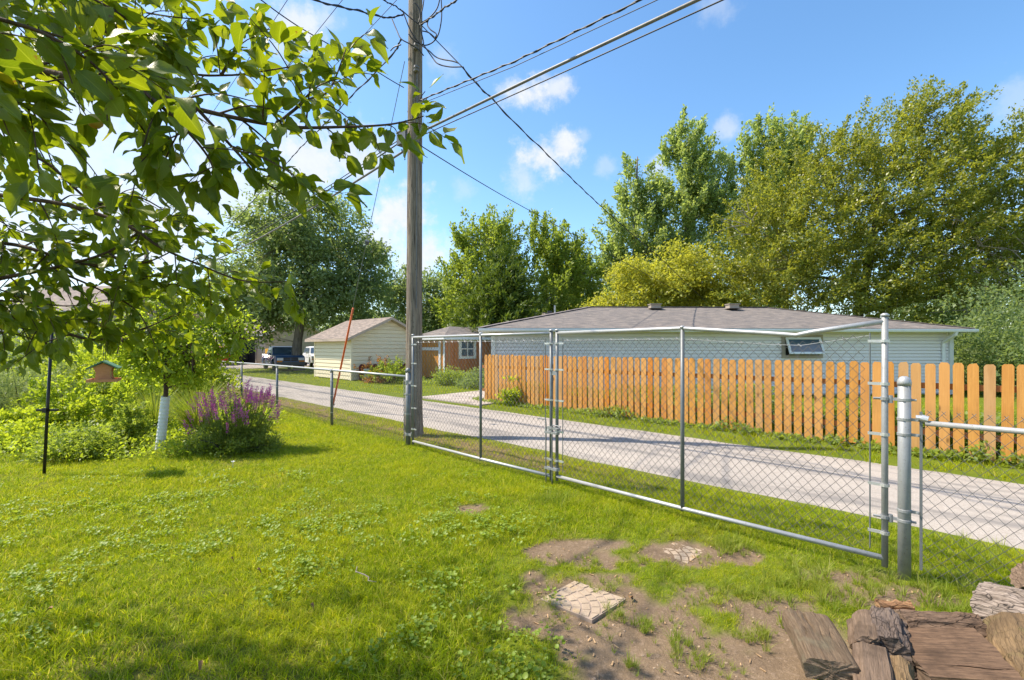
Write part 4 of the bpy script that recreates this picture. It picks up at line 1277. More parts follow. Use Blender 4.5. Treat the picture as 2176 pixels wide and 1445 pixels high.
paver('square stepping stone with fan shaped cobble pattern, nearer of the two in the bare earth', [G(1148, 1262), G(1258, 1308), G(1322, 1262), G(1222, 1224)], -.030, .010)
paver('weathered square stepping stone nearest the gate bottom rail, partly covered by soil', [G(1372, 1160), G(1462, 1190), G(1494, 1172), G(1412, 1137)], -.033, .0)

# ================================================================ firewood
def log_mat(name, c1, c2, c3, axis_scale=(1.2, 14, 14), moss=None, crack=True, bstr=.9):
    m, t, out = new_mat(name)
    uvv = t.n('ShaderNodeTexCoord').outputs['UV']
    off = t.n('ShaderNodeCombineXYZ', {0: t.math('MULTIPLY', oi_rand(t), 31.0), 1: t.math('MULTIPLY', oi_rand(t), 17.0)}).outputs[0]
    co = t.vmath('ADD', uvv, off)
    g = t.noise(t.scl(co, axis_scale), 5.0, 7, .65, .5)
    f = t.noise(t.scl(co, (axis_scale[0] * 2.5, axis_scale[1] * 4, 1)), 7.0, 4, .6)
    b = t.noise(co, 7, 5, .6)
    c = t.mix(t.mapr(g, .35, .65), c2, c1)
    c = t.mix(t.math('MULTIPLY', t.mapr(f, .50, .66), .7), c, c3)
    c = t.mix(t.math('MULTIPLY', t.mapr(b, .50, .66), .5), c, tuple(x * .55 for x in c2))
    h = t.math('ADD', g, t.math('MULTIPLY', f, .6))
    c = t.mix(t.math('MULTIPLY', t.mapr(t.noise(co, 2.2, 5, .65), .5, .66), .6), c, c3)
    if moss:
        c = t.mix(t.math('MULTIPLY', t.mapr(b, .52, .70), .5), c, moss)
    if crack:
        vo = t.n('ShaderNodeTexVoronoi', {'Vector': t.vmath('ADD', t.scl(co, (9, 34, 1)), t.n('ShaderNodeTexNoise', {'Vector': co, 'Scale': 14.0}).outputs['Color']), 'Scale': 1.4}, feature='DISTANCE_TO_EDGE').outputs['Distance']
        k = t.math('MULTIPLY', t.mapr(vo, .05, .01), t.mapr(b, .38, .55))
        c = t.mix(t.math('MULTIPLY', k, .6), c, tuple(x * .3 for x in c2))
        h = t.math('SUBTRACT', h, t.math('MULTIPLY', k, 1.2))
    pbsdf(t, out, c, .88, 0, .2, h, bstr, .012)
    return m
M['log_grey'] = log_mat('grey_ridged_bark', (.34, .275, .23), (.16, .125, .10), (.45, .37, .31), (1.6, 9, 1), None, True)
M['log_dark'] = log_mat('dark_bark_chunk', (.13, .095, .075), (.06, .045, .036), (.21, .16, .13), (1.6, 9, 1))
M['log_brown'] = log_mat('brown_bark', (.20, .13, .085), (.095, .062, .042), (.28, .19, .13), (1.4, 9, 1))
M['log_moss'] = log_mat('mossy_tan_log', (.27, .18, .095), (.15, .10, .052), (.075, .05, .03), (1.0, 8, 1), (.19, .17, .065), True, .5)
M['split_weather'] = log_mat('weathered_split_wood', (.235, .17, .11), (.12, .08, .05), (.045, .032, .022), (1.1, 22, 1), (.27, .245, .16), False, .8)
M['split_red'] = log_mat('reddish_split_wood', (.21, .13, .08), (.10, .062, .04), (.03, .02, .015), (1.4, 15, 1), None, False, .6)
M['split_pale'] = log_mat('pale_brown_split_wood', (.215, .15, .105), (.13, .09, .062), (.06, .042, .03), (1.0, 14, 1), None, False, .5)
M['end_grain'] = log_mat('grey_brown_end_grain', (.27, .19, .13), (.16, .11, .08), (.09, .065, .05), (8, 8, 1), None, True, .6)
M['crumble'] = log_mat('crumbling_orange_wood', (.36, .205, .105), (.20, .105, .055), (.45, .28, .15), (3, 9, 1), None, True)

def firewood(label, A, B, sect, roll, bark, split, end='end_grain', amp=.008, ridge=1.0, seed=0, taper=1.0):
    """sect: list of (x, y, is_bark) round the cross-section; roll turns it about the axis"""
    A, B = Vector(A), Vector(B)
    ax = (B - A); L = ax.length; ax /= L
    up = Vector((0, 0, 1)); sd = ax.cross(up)
    if sd.length < .1: sd = Vector((1, 0, 0))
    sd.normalize(); up = sd.cross(ax)
    ca, sa = math.cos(roll), math.sin(roll)
    # densify outline
    ring = []
    n0 = len(sect)
    for i in range(n0):
        x0, y0, b0 = sect[i]; x1, y1, _ = sect[(i + 1) % n0]
        k = max(1, int(math.hypot(x1 - x0, y1 - y0) / .0065))
        for j in range(k):
            ring.append((x0 + (x1 - x0) * j / k, y0 + (y1 - y0) * j / k, b0))
    NR, n = max(12, int(L / .016)), len(ring)
    per = [0]
    for i in range(n):
        x0, y0, _ = ring[i]; x1, y1, _ = ring[(i + 1) % n]; per.append(per[-1] + math.hypot(x1 - x0, y1 - y0))
    rs_ = np.random.default_rng(int(seed * 7 + 1))
    checks = [(rs_.uniform(0, per[-1]), rs_.uniform(.1, .9) * L, rs_.uniform(.06, .22), rs_.uniform(.004, .008), rs_.uniform(.008, .022)) for _ in range(9)]
    pts = []
    for r_ in range(NR + 1):
        t = r_ / NR; row = []
        tp = 1 + (taper - 1) * t
        for k in range(n):
            x, y, isb = ring[k]
            q = math.hypot(x, y) + 1e-6
            z = t * L
            w1 = mnoise.noise((per[k] * 22 * ridge + seed, z * 7, seed * 1.3)); w2 = mnoise.noise((per[k] * 60 * ridge + seed, z * 20, seed * 2.1)); w3 = mnoise.noise((x * 5 + seed, y * 5, z * 3.5))
            dsp = (abs(w1) * -1.6 + .25) * amp + w2 * amp * .55 + w3 * .012 if isb else w1 * amp * .28 + w2 * amp * .22 + w3 * .010 + mnoise.noise((per[k] * 95 + seed, z * 4, 3.3)) * .0028 - sum(dp_ * math.exp(-((per[k] + .006 * math.sin(z * 30) - pc_) / wd_) ** 2) * max(0, 1 - abs(z - zc_) / ln_) for pc_, zc_, ln_, wd_, dp_ in checks)
            edge = .006 * mnoise.noise((x * 40, y * 40, seed)) if r_ in (0, NR) else 0
            row.append(A + ax * (z + edge + .010 * mnoise.noise((x * 11 + seed, y * 11, r_ > NR / 2))) + (sd * (x * ca - y * sa) + up * (x * sa + y * ca)) * tp * (1 + dsp / q))
        pts.append(row)
    lg = thing('firewood_log', label, 'firewood', A, 'split firewood heaped by the gate post')
    for isb, nm, mt in ((True, 'bark', bark), (False, 'split_face', split)):
        ks = [k for k in range(n) if ring[k][2] == isb]
        if not ks: continue
        mb = MB()
        for k in ks:
            k2 = (k + 1) % n
            for r_ in range(NR):
                mb.add([pts[r_][k], pts[r_][k2], pts[r_ + 1][k2], pts[r_ + 1][k]], [(0, 1, 2, 3)], 0,
                       [[(r_ / NR * L, per[k]), (r_ / NR * L, per[k + 1]), ((r_ + 1) / NR * L, per[k + 1]), ((r_ + 1) / NR * L, per[k])]])
        mb.build(nm, M[mt], lg)
    for r_, sg in ((0, 1), (NR, -1)):
        row = pts[r_]; c = sum(row, Vector()) / n
        mb = MB()
        rings = [row] + [[c.lerp(p, f) + ax * sg * .006 * mnoise.noise(p * 30 * f) for p in row] for f in (.75, .45, .2)]
        for i in range(3):
            for k in range(n):
                k2 = (k + 1) % n; qd = [rings[i][k], rings[i][k2], rings[i + 1][k2], rings[i + 1][k]]
                if sg > 0: qd.reverse()
                mb.add(qd, [(0, 1, 2, 3)], 0, [[((p - c).dot(sd), (p - c).dot(up)) for p in qd]])
        mb.add(rings[3], [tuple(range(n)) if sg < 0 else tuple(reversed(range(n)))], 0, [[((p - c).dot(sd), (p - c).dot(up)) for p in rings[3]]])
        mb.build('cut_end', M[end], lg)
    return lg
def circ(r, a0=0, a1=360, n=24, b=True, sx=1.0):
    return [(r * sx * math.cos(R(a0 + (a1 - a0) * i / n)), r * math.sin(R(a0 + (a1 - a0) * i / n)), b) for i in range(n)]
plank = lambda w, h: [(-w / 2, -h / 2, True), (w / 2, -h / 2, True), (w / 2 + .004, h / 2 - .022, True), (w / 2 - .008, h / 2 - .005, False), (w / 2 - .03, h / 2 + .004, False), (-w / 2 + .035, h / 2 + .002, False), (-w / 2 + .010, h / 2 - .006, False), (-w / 2 - .003, h / 2 - .025, True)]
half = lambda r, flat=.1: [(r * math.cos(R(a)), r * math.sin(R(a)) * .8, True) for a in range(180, 360, 15)] + [(r, flat * r, False), (-r, flat * r, False)]
wedge = lambda r, a: [(0, 0, False)] + [(r * math.cos(R(x)), r * math.sin(R(x)), True) for x in np.linspace(-a, a, 9)][:-1] + [(r * math.cos(R(a)), r * math.sin(R(a)), False)]

firewood('weathered grey brown split slab lying tilted at the edge of the firewood heap', P(1714, 1318, 2.50), P(1772, 1428, 2.08), plank(.215, .085), R(-3), 'split_weather', 'split_weather', amp=.006, seed=3)
firewood('big split half log with its broad reddish flat face turned up', P(1936, 1402, 2.22), P(2130, 1412, 2.10), [(-.20, -.09, True), (-.08, -.13, True), (.10, -.12, True), (.20, -.05, False), (.20, .05, False), (-.20, .05, False)], R(0), 'log_brown', 'split_red', 'split_pale', amp=.006, seed=9)
firewood('long brown bark strip log lying across the back of the reddish split log', P(1914, 1336, 2.44), P(2082, 1344, 2.38), wedge(.085, 75), R(75), 'log_brown', 'split_weather', amp=.012, seed=14)
firewood('pale grey log with deeply ridged bark at the right of the heap', P(2098, 1292, 2.52), P(2300, 1340, 2.20), circ(.128, n=32), 0, 'log_grey', 'split_pale', amp=.016, ridge=.9, seed=21)
firewood('large tan mossy log with cracked surface in the bottom right of the heap', P(2172, 1362, 2.30), P(2262, 1580, 1.82), circ(.15, n=34), R(20), 'log_moss', 'split_red', 'split_pale', amp=.010, seed=25)
firewood('dark hollow bark chunk between the weathered slab and the reddish split log', P(1886, 1322, 2.46), P(1893, 1392, 2.22), circ(.082, n=22, sx=1.1), R(10), 'log_dark', 'log_dark', 'log_dark', amp=.020, seed=31)
firewood('thin reddish wedge of wood standing behind the weathered slab', P(1820, 1326, 2.50), P(1828, 1380, 2.30), plank(.075, .05), R(25), 'split_pale', 'split_red', amp=.006, seed=37)
firewood('grey brown split wedge leaning beside the dark hollow chunk', P(1846, 1334, 2.46), P(1856, 1390, 2.22), wedge(.085, 40), R(70), 'split_pale', 'split_pale', amp=.006, seed=41)
firewood('smooth grey brown half log with a long crack at the bottom of the heap', P(1854, 1388, 2.20), P(1866, 1490, 1.94), [(-.075, -.06, True), (.075, -.06, True), (.08, .02, False), (.04, .045, False), (-.05, .045, False), (-.08, .01, False)], 0, 'split_pale', 'split_pale', amp=.005, seed=45)
firewood('small mossy log end tucked against the reddish split log', P(1914, 1412, 2.12), P(1924, 1490, 1.96), circ(.045, n=18), 0, 'log_moss', 'split_pale', amp=.010, seed=49)
firewood('jagged crumbling orange brown chunk behind the heap on the grass', P(1868, 1302, 2.66), P(1944, 1306, 2.60), circ(.062, n=18), 0, 'crumble', 'crumble', 'crumble', amp=.030, ridge=1.3, seed=53)
firewood('dark bark log cut by the right edge above the pale ridged log', P(2172, 1222, 2.66), (3.28, 2.50, .11), circ(.085, n=24), 0, 'log_dark', 'log_dark', amp=.014, seed=57)
firewood('shadowed log at the bottom of the heap under the weathered slab', (1.50, 2.16, .055), (1.98, 2.24, .06), circ(.06, n=18), 0, 'log_dark', 'log_dark', amp=.010, seed=61)
firewood('shadowed log at the bottom of the heap under the reddish split log', (1.78, 2.36, .055), (2.36, 2.30, .06), circ(.065, n=18), 0, 'log_brown', 'log_brown', amp=.010, seed=65)
firewood('shadowed log at the bottom of the heap under the large mossy log', (2.16, 2.42, .06), (2.72, 2.30, .07), circ(.07, n=18), 0, 'log_brown', 'log_brown', amp=.010, seed=69)

# ================================================================ trees
M['fol_dark'] = foliage('dark_green_leaves', (.105, .155, .065), (.18, .235, .09), (.28, .32, .09), .42)
M['fol_mid'] = foliage('maple_leaves', (.12, .18, .03), (.23, .285, .045), (.32, .35, .07), .44)
M['fol_pop'] = foliage('grey_green_poplar_leaves', (.15, .21, .072), (.265, .325, .112), (.36, .40, .17), .46, gloss=.5)
M['fol_yel'] = foliage('yellowing_leaves', (.18, .225, .03), (.35, .345, .05), (.45, .31, .06), .42)
M['fol_olive'] = foliage('olive_crab_leaves', (.080, .14, .024), (.24, .245, .034), (.38, .25, .06), .42, gloss=.55, rough=.42)
M['fol_juniper'] = foliage('juniper_sprays', (.045, .085, .014), (.13, .18, .022), (.20, .235, .03), .26)
M['fol_lime'] = foliage('lime_green_leaves', (.17, .25, .012), (.30, .35, .03), (.36, .36, .05), .45)
M['fol_sap'] = foliage('sapling_leaves', (.15, .225, .018), (.29, .35, .03), (.38, .38, .05), .48)
M['fol_blue'] = foliage('grey_green_feathery_leaves', (.14, .20, .075), (.23, .28, .12), None, .35)
M['fol_rust'] = foliage('rusty_dry_leaves', (.22, .085, .025), (.33, .16, .05), (.16, .15, .04), .3)

def rand_dirs(n):
    return unit(rng.normal(size=(n, 3)))

def crown_points(blobs, nclump, bias=2.4):
    """clump centres inside a set of ellipsoids, mostly towards their outside"""
    vols = np.array([b[3] * b[4] * b[5] for b in blobs]) ** .8
    pick = rng.choice(len(blobs), nclump, p=vols / vols.sum())
    B = np.array(blobs)[pick]
    d = rand_dirs(nclump)
    r = rng.random(nclump) ** (1 / bias)
    return B[:, :3] + d * r[:, None] * B[:, 3:6], d, B

def tree(name, label, cat, base, blobs, nclump, per, leaf, mat_, bark, trunk, limbs=9, clump_r=.6, flat=.7, tpl=LEAF4, elong=None, group=None, droop=-.25, twigs=True, bias=2.4, jit=.0):
    """blobs: ellipsoids (x,y,z,rx,ry,rz) relative to the base; trunk: [(x,y,z,r)...]"""
    base = Vector(base)
    t_ = thing(name, label, cat, base, group)
    C, D, B = crown_points(blobs, nclump, bias)
    C[:, 2] = np.maximum(C[:, 2], .3)
    # wood: trunk, limbs to some clump centres, twigs to the rest
    mb = MB()
    tp = spline([base + Vector(q[:3]) for q in trunk], 5)
    trs = np.interp(np.linspace(0, 1, len(tp)), np.linspace(0, 1, len(trunk)), [q[3] for q in trunk])
    tp[0].z -= .15
    mb.tube(tp, [float(r * (1 + .18 * mnoise.noise((p.x * 2, p.y * 2, p.z * 2)))) for p, r in zip(tp, trs)], 10)
    tr = mb.build('trunk', M[bark], t_, True)
    order = rng.permutation(nclump)[:limbs]
    nodes = [(p, r) for p, r in zip(tp, trs)][len(tp) // 4:]
    mb = MB()
    for k in order:
        c = base + Vector(C[k])
        cand = [(p, r) for p, r in nodes if p.z < c.z + .3] or nodes[:1]
        p0, r0_ = min(cand, key=lambda q: (q[0] - c).length + abs(c.z - q[0].z) * .2)
        h = (c - p0).length
        mid = p0.lerp(c, .5) + Vector((rng.normal() * .06, rng.normal() * .06, .10)) * h
        pts = spline([p0, mid, c], 5)
        rr = np.linspace(min(r0_ * .6, .02 + h * .022), .012, len(pts))
        mb.tube(pts, [float(x) for x in rr], 6)
        for p, r in list(zip(pts, rr))[2:]: nodes.append((p, r))
    if twigs:
        NP_ = np.array([tuple(p) for p, r in nodes])
        for k in rng.permutation(nclump)[:min(nclump, 220)]:
            c = base + Vector(C[k])
            i = int(np.argmin(((NP_ - np.array(c)) ** 2).sum(1)))
            p0 = nodes[i][0]
            mb.tube([p0, p0.lerp(c, .5) + Vector((0, 0, .05)), c], [.016, .011, .005], 4, False)
    mb.build('limbs', M[bark], t_, True)
    # leaves
    N = nclump * per
    idx = np.repeat(np.arange(nclump), per)
    cr = clump_r * rng.uniform(.55, 1.35, nclump)
    off = rng.normal(size=(N, 3)) * .5
    off *= np.array([1, 1, flat])
    pos = C[idx] + off * cr[idx, None]
    if elong is not None:
        ax = unit(D * np.array([elong[0], elong[0], elong[0] * .5]) + np.array([elong[2], 0, elong[1]]) + rng.normal(size=(nclump, 3)) * .25)
        tt = rng.random(N) - .25
        pos = C[idx] + off * cr[idx, None] * (.42 - .25 * tt[:, None]) + ax[idx] * (tt * 2.0 * cr[idx])[:, None]
    if jit:
        pos += rng.normal(size=pos.shape) * jit
    out = unit(pos - np.array(B[idx, :3]))
    A = unit(out * .55 + rng.normal(size=(N, 3)) * .6 + np.array([0, 0, droop]))
    if elong is not None: A = unit(ax[idx] * .7 + rng.normal(size=(N, 3)) * .55)
    Nn = rng.normal(size=(N, 3)) * .7 + np.array([0, 0, .8]) + out * .35
    S = leaf * rng.uniform(.65, 1.3, N)
    V, F = leaf_cloud(pos + np.array(base), A, Nn, S, tpl)
    tone = np.repeat((rng.random(nclump) * .7 + .3 * rng.random(nclump))[idx], len(tpl[0]))
    me = np_mesh('crown', V, F, M[mat_], False, {'tone': tone})
    link('crown', me, t_)
    return t_

def at_px(px, d, z=0.0):
    return Vector(((px - 1088) / FPX * d, d, z))
def hpx(py, d): return CAM_H + (HOR - py) / FPX * d

# T1 big dark ash-like tree behind the pickup
b = at_px(640, 33)
tree('broadleaf_tree', 'large rounded dark green tree rising behind the blue pickup truck', 'tree', b,
     [(-.2, 1, 7.0, 5.9, 4.8, 4.1), (.2, 0, 10.0, 4.2, 4, 2.9), (-3.0, 0, 5.4, 3.0, 3, 2.6), (3.4, .5, 5.2, 2.6, 3, 2.6), (0, -2.2, 5.0, 4.4, 2.2, 2.2), (-3.0, -1.2, 3.0, 1.7, 1.5, 1.2), (4.4, 0, 7.6, 1.6, 2, 1.6)], 440, 105, .27, 'fol_dark', 'bark_grey',
     [(-.15, 0, 0, .46), (-.3, 0, 1.4, .34), (-.1, 0, 3.0, .30), (.2, .2, 6, .2), (.2, .3, 10, .06)], 14, .95, .75, bias=3.0)
# T2 dark trees behind the pole
tree('broadleaf_tree', 'dark blue green tree standing behind the utility pole and cream shed', 'tree', at_px(890, 48),
     [(0, 0, 5.4, 4.4, 3.5, 4.4), (-2.2, 0, 7.0, 2.6, 2.5, 3.6), (2.4, 0, 6.0, 2.4, 2.5, 3.4)], 260, 70, .32, 'fol_dark', 'bark_dark', [(0, 0, 0, .35), (.1, 0, 3, .25), (0, 0, 8, .08)], 9, 1.0)
# T3 two maples
tree('maple_tree', 'bright green maple behind the juniper, left one of the pair', 'tree', at_px(1035, 36),
     [(0, 0, 7.2, 3.3, 3, 4.2), (-1.6, 0, 5.0, 2.4, 2.2, 3.2), (.9, 0, 9.3, 2.0, 2, 2.2), (-.8, 0, 9.0, 1.8, 2, 2.2)], 260, 95, .23, 'fol_mid', 'bark_grey', [(0, 0, 0, .26), (0, 0, 3, .2), (.2, 0, 8, .08)], 10, .75, 1.1, elong=(.35, .9, 0))
tree('maple_tree', 'bright green maple beside the juniper, right one of the pair', 'tree', at_px(1172, 37),
     [(0, 0, 6.6, 3.0, 3, 4.4), (1.9, 0, 5.6, 2.4, 2.2, 3.4), (-.6, 0, 9.8, 1.9, 2, 2.0), (.8, 0, 8.8, 1.8, 2, 2.2)], 260, 95, .23, 'fol_mid', 'bark_grey', [(0, 0, 0, .26), (0, 0, 3, .2), (.2, 0, 8, .08)], 10, .75, 1.1, elong=(.35, .9, 0))
# T4 juniper
tree('juniper_tree', 'dark pointed juniper with feathery sprays left of the long garage roof', 'tree', at_px(1062, 28.5),
     [(0, 0, 2.0, 2.3, 2.2, 2.0), (0, 0, 3.6, 1.7, 1.7, 1.9), (.0, 0, 5.2, .9, .9, 1.7), (0, 0, 6.3, .35, .35, .9), (1.4, -.3, 1.8, 1.5, 1.2, 1.2), (-1.3, -.3, 2.0, 1.4, 1.2, 1.4)], 420, 130, .30, 'fol_juniper', 'bark_dark', [(0, 0, 0, .16), (0, 0, 3, .1), (0, 0, 6, .03)], 8, .75, .6, SPRAY, elong=(.9, .55, .15), droop=.1)
# T5 cottonwood group: three columns
for (px, lab, bl, ns) in (
        (1352, 'tall grey green poplar, the shorter narrow one at the left of its clump', [(0, 0, 9.5, 2.6, 2.2, 5.2), (.6, 0, 6.0, 3.0, 2.2, 3.6), (.1, 0, 14.0, 1.6, 1.4, 3.2), (-1.6, 0, 9.0, 1.4, 1.5, 3.0)], 240),
        (1462, 'tallest grey green poplar in the middle of its clump', [(0, 0, 10, 3.1, 2.4, 5.5), (.3, 0, 15.6, 2.4, 1.8, 4.0), (-.7, 0, 17.4, 1.4, 1.1, 2.6), (2.0, 0, 13.8, 1.9, 1.6, 4.0), (-2.2, 0, 12.5, 1.4, 1.4, 3.0)], 320),
        (1632, 'tall grey green poplar at the right of its clump behind the olive tree', [(0, 0, 10, 4.0, 2.6, 5.5), (1.0, 0, 15.8, 2.6, 1.9, 3.8), (-2.0, 0, 14.8, 2.2, 1.8, 3.8), (2.0, 0, 17.6, 1.4, 1.1, 2.4), (-.6, 0, 17.0, 1.4, 1.2, 2.4)], 340)):
    tree('poplar_tree', lab, 'tree', at_px(px, 38), bl, ns, 95, .27, 'fol_pop', 'bark_grey', [(0, 0, 0, .34), (.1, 0, 4, .28), (-.1, 0, 10, .18), (.1, 0, 17, .04)], 16, .85, 1.2, elong=(.55, .9, 0), droop=-.1, bias=2.0)
# T6 yellowing tree
tree('broadleaf_tree', 'yellow green tree with turning leaves rising behind the long garage', 'tree', at_px(1395, 28),
     [(0, 0, 3.9, 3.6, 3, 2.6), (-3.0, 0, 3.0, 2.6, 2.2, 1.7), (1.2, 0, 6.0, 2.3, 2.2, 1.9), (-.6, 0, 5.6, 2.3, 2.2, 1.6), (2.8, 0, 4.0, 1.8, 2, 2.0), (-1.6, -.8, 3.0, 3.0, 2.2, 1.5), (-3.6, 0, 2.6, 2.0, 1.8, 1.5), (2.2, 0, 6.0, 1.4, 1.4, 1.5), (4.0, .3, 4.6, 2.4, 2, 2.2), (-4.6, .4, 2.6, 1.3, 1.4, 1.2)], 470, 105, .19, 'fol_yel', 'bark_dark', [(0, 0, 0, .2), (0, 0, 2, .14), (0, 0, 5, .04)], 9, .62, .75)
# T7 big olive tree on the right
tree('crab_tree', 'huge spreading olive green tree overhanging the right end of the long garage', 'tree', at_px(1828, 26),
     [(-.5, 0, 8.0, 6.6, 4.5, 4.6), (-5.0, -.5, 6.4, 3.8, 3.2, 3.3), (4.5, -.5, 8.4, 5.0, 4, 4.6), (1.2, 0, 11.8, 3.9, 3, 3.0), (3.6, 0, 13.4, 2.2, 2, 1.7), (-2.4, 0, 11.0, 3.2, 3, 2.5), (6.8, 0, 11.6, 2.6, 2.4, 2.4), (8.5, -.5, 9.5, 3.0, 3, 4.0), (-3.0, -1.6, 4.2, 3.4, 2.2, 1.9), (6.8, -1.2, 5.0, 3.4, 2.4, 2.4), (2.0, -2.4, 5.6, 3.4, 2, 2.2), (9.0, -1, 5.5, 3.2, 2.2, 3.2), (-.5, -2.6, 3.8, 3.4, 1.8, 1.4)] + [((px_ - 1828) * .026, rng.uniform(-1, 1), (738 - py_) * .026 - 1.0, .55, .55, 1.3) for px_, py_ in ((1585, 400), (1650, 330), (1700, 285), (1745, 262), (1800, 245), (1850, 225), (1890, 195), (1925, 165), (1960, 140), (1985, 165), (2020, 190), (2060, 195), (2100, 215), (2140, 200), (2180, 190))], 1600, 100, .165, 'fol_olive', 'bark_dark',
     [(-.3, 0, 0, .40), (-.4, 0, 1.6, .33), (-.2, 0, 3.0, .28), (.5, 0, 6.5, .2), (1.2, 0, 11, .08)], 34, .78, .75, elong=(.8, .55, .25), bias=2.5)
# bare dead boughs inside it on the right
tb = at_px(1980, 24.6)
o_ = [x for x in bpy.data.objects if x.name.startswith('crab_tree')][0]
mb = MB()
for k in range(26):
    p0 = P(2120 + rng.uniform(-40, 60), 600 + rng.uniform(-90, 60), 23.2); q = p0 + Vector((rng.uniform(-3.2, .6), rng.uniform(-.8, .6), rng.uniform(-1.0, 1.5)))
    pts = spline([p0, p0.lerp(q, .5) + Vector((0, 0, rng.uniform(0, .5))), q], 4)
    mb.tube(pts, [float(x) for x in np.linspace(.045, .008, len(pts))], 5)
    for j in range(6):
        s = pts[rng.integers(2, len(pts))]; e = s + Vector((rng.uniform(-.9, .3), rng.uniform(-.3, .3), rng.uniform(-.5, .6)))
        mb.tube([s, s.lerp(e, .5) + Vector((0, 0, .06)), e], [.014, .009, .004], 4, False)
mb.build('bare_boughs', M['dead_twig'], o_, True)
mb = MB()
for k in range(12):
    p0 = P(1580 + rng.uniform(-10, 30), 470 + rng.uniform(-30, 30), 23.4); q = p0 + Vector((rng.uniform(-1.8, .2), rng.uniform(-.5, .3), rng.uniform(-.6, 1.2)))
    mb.tube(spline([p0, p0.lerp(q, .5) + Vector((0, 0, .1)), q], 4), [.02] * 4 + [.012] * 3 + [.006] * 2, 4)
mb.build('bare_boughs', M['dead_twig'], o_, True)

# ---- background trees closing the horizon
bgt = [(470, 62, 'fol_mid', 6.5, 7, 'mid green tree far behind the alley end, partly behind the sapling'), (250, 58, 'fol_dark', 6, 7.5, 'dark green tree far off behind the apple boughs'),
       (60, 50, 'fol_mid', 5, 6.5, 'green tree far off at the left edge beyond the beige house'), (-160, 44, 'fol_dark', 6, 7, 'dark tree outside the left edge beyond the beige house'), (760, 60, 'fol_dark', 7, 8, 'dark tree far behind the cream shed'),
       (1245, 46, 'fol_dark', 11.5, 9, 'dark green tree far behind the yellow tree'), (1560, 50, 'fol_dark', 9, 9, 'dark green tree behind the poplars and garage roof'), (2000, 44, 'fol_dark', 9, 9, 'dark green tree behind the huge olive tree'),
       (2330, 34, 'fol_mid', 10, 7, 'green tree beyond the right edge behind the shrubs'), (1120, 60, 'fol_dark', 8, 7, 'dark tree far behind the two maples'), (620, 66, 'fol_dark', 8, 8, 'dark tree far behind the large rounded tree'), (960, 62, 'fol_dark', 7, 6, 'dark tree far behind the orange shed')]
for (px, d, mt, h, w, lab) in bgt:
    tree('broadleaf_tree', lab, 'tree', at_px(px, d), [(0, 0, h * .55, w * .5, w * .45, h * .42), (w * .2, 0, h * .72, w * .3, w * .3, h * .25), (-w * .22, 0, h * .62, w * .3, w * .3, h * .3)], 120, 60, .42, mt, 'bark_dark', [(0, 0, 0, .25), (0, 0, h * .3, .2), (0, 0, h * .7, .06)], 7, 1.25, .8)

# ---- shrubs
def shrub(name, label, c, r, n, per, leaf, mat_, cr=.22, tpl=LEAF4, group=None, flat=.8, elong=None, droop=0.0, cat='shrub', stems=9):
    c = Vector(c)
    t_ = thing(name, label, cat, c, group)
    rx, ry, h = r
    d = rand_dirs(n); d[:, 2] = np.abs(d[:, 2]) * 1.0
    rad = rng.random(n) ** (1 / 2.6)
    C = d * rad[:, None] * np.array([rx, ry, h]) * (1 + .22 * rng.normal(size=(n, 1))); C[:, 2] = np.maximum(C[:, 2], .04)
    mb = MB()
    for k in rng.permutation(n)[:stems]:
        e = c + Vector(C[k]); s = c + Vector((C[k][0] * .25, C[k][1] * .25, -.05))
        mb.tube([s, s.lerp(e, .5) + Vector((0, 0, .1 * h)), e], [.012 + .006 * h, .009, .004], 5, False)
    mb.build('stems', M['bark_dark'], t_, True)
    N = n * per; idx = np.repeat(np.arange(n), per)
    off = rng.normal(size=(N, 3)) * .5 * cr * np.array([1, 1, flat])
    pos = C[idx] + off
    ax = unit(d + np.array([0, 0, .5]))
    if elong is not None:
        tt = rng.random(N)
        ax = unit(d * elong[0] + np.array([0, 0, elong[1]]) + rng.normal(size=(n, 3)) * .3)
        pos = C[idx] + off * .35 + ax[idx] * (tt * elong[2])[:, None]
    pos[:, 2] = np.maximum(pos[:, 2], .01)
    A = unit(ax[idx] * .6 + rng.normal(size=(N, 3)) * .6 + np.array([0, 0, droop]))
    Nn = rng.normal(size=(N, 3)) * .6 + np.array([0, 0, .9])
    V, F = leaf_cloud(pos + np.array(c), A, Nn, leaf * rng.uniform(.6, 1.3, N), tpl)
    link('foliage', np_mesh('foliage', V, F, M[mat_], False, {'tone': np.repeat(rng.random(n)[idx], len(tpl[0]))}), t_)
    return t_

for i, (px, d, rx, h, mt, lab) in enumerate(((2125, 17.5, 2.2, 3.3, 'fol_dark', 'dark green shrub mass at the right end of the long garage'), (2215, 15.5, 2.0, 3.0, 'fol_dark', 'dense shrub at the right edge behind the picket fence'), (2330, 17, 2.6, 3.8, 'fol_dark', 'tall shrub just beyond the right edge'), (2190, 21, 2.8, 4.4, 'fol_dark', 'tall green shrub behind the garage end under the olive tree'), (2070, 23.5, 2.2, 3.4, 'fol_dark', 'green shrub behind the right corner of the garage roof'))):
    shrub('tall_shrub', lab, at_px(px, d), (rx, 1.8, h), 170, 75, .13, mt, .5, group=None)
shrub('garden_shrub', 'sprawling green shrub in front of the orange shed', at_px(962, 20.6), (1.2, .9, .58), 90, 60, .085, 'fol_mid', .24)
shrub('garden_shrub', 'low leafy shrub between the driveway and the picket fence end', at_px(1022, 18.6), (.75, .6, .7), 60, 45, .09, 'fol_dark', .22)
shrub('garden_shrub', 'rust coloured half dead shrub beside the cream shed edging', at_px(800, 22.4), (.85, .6, 1.0), 55, 34, .09, 'fol_rust', .26, elong=(.6, .6, .3))
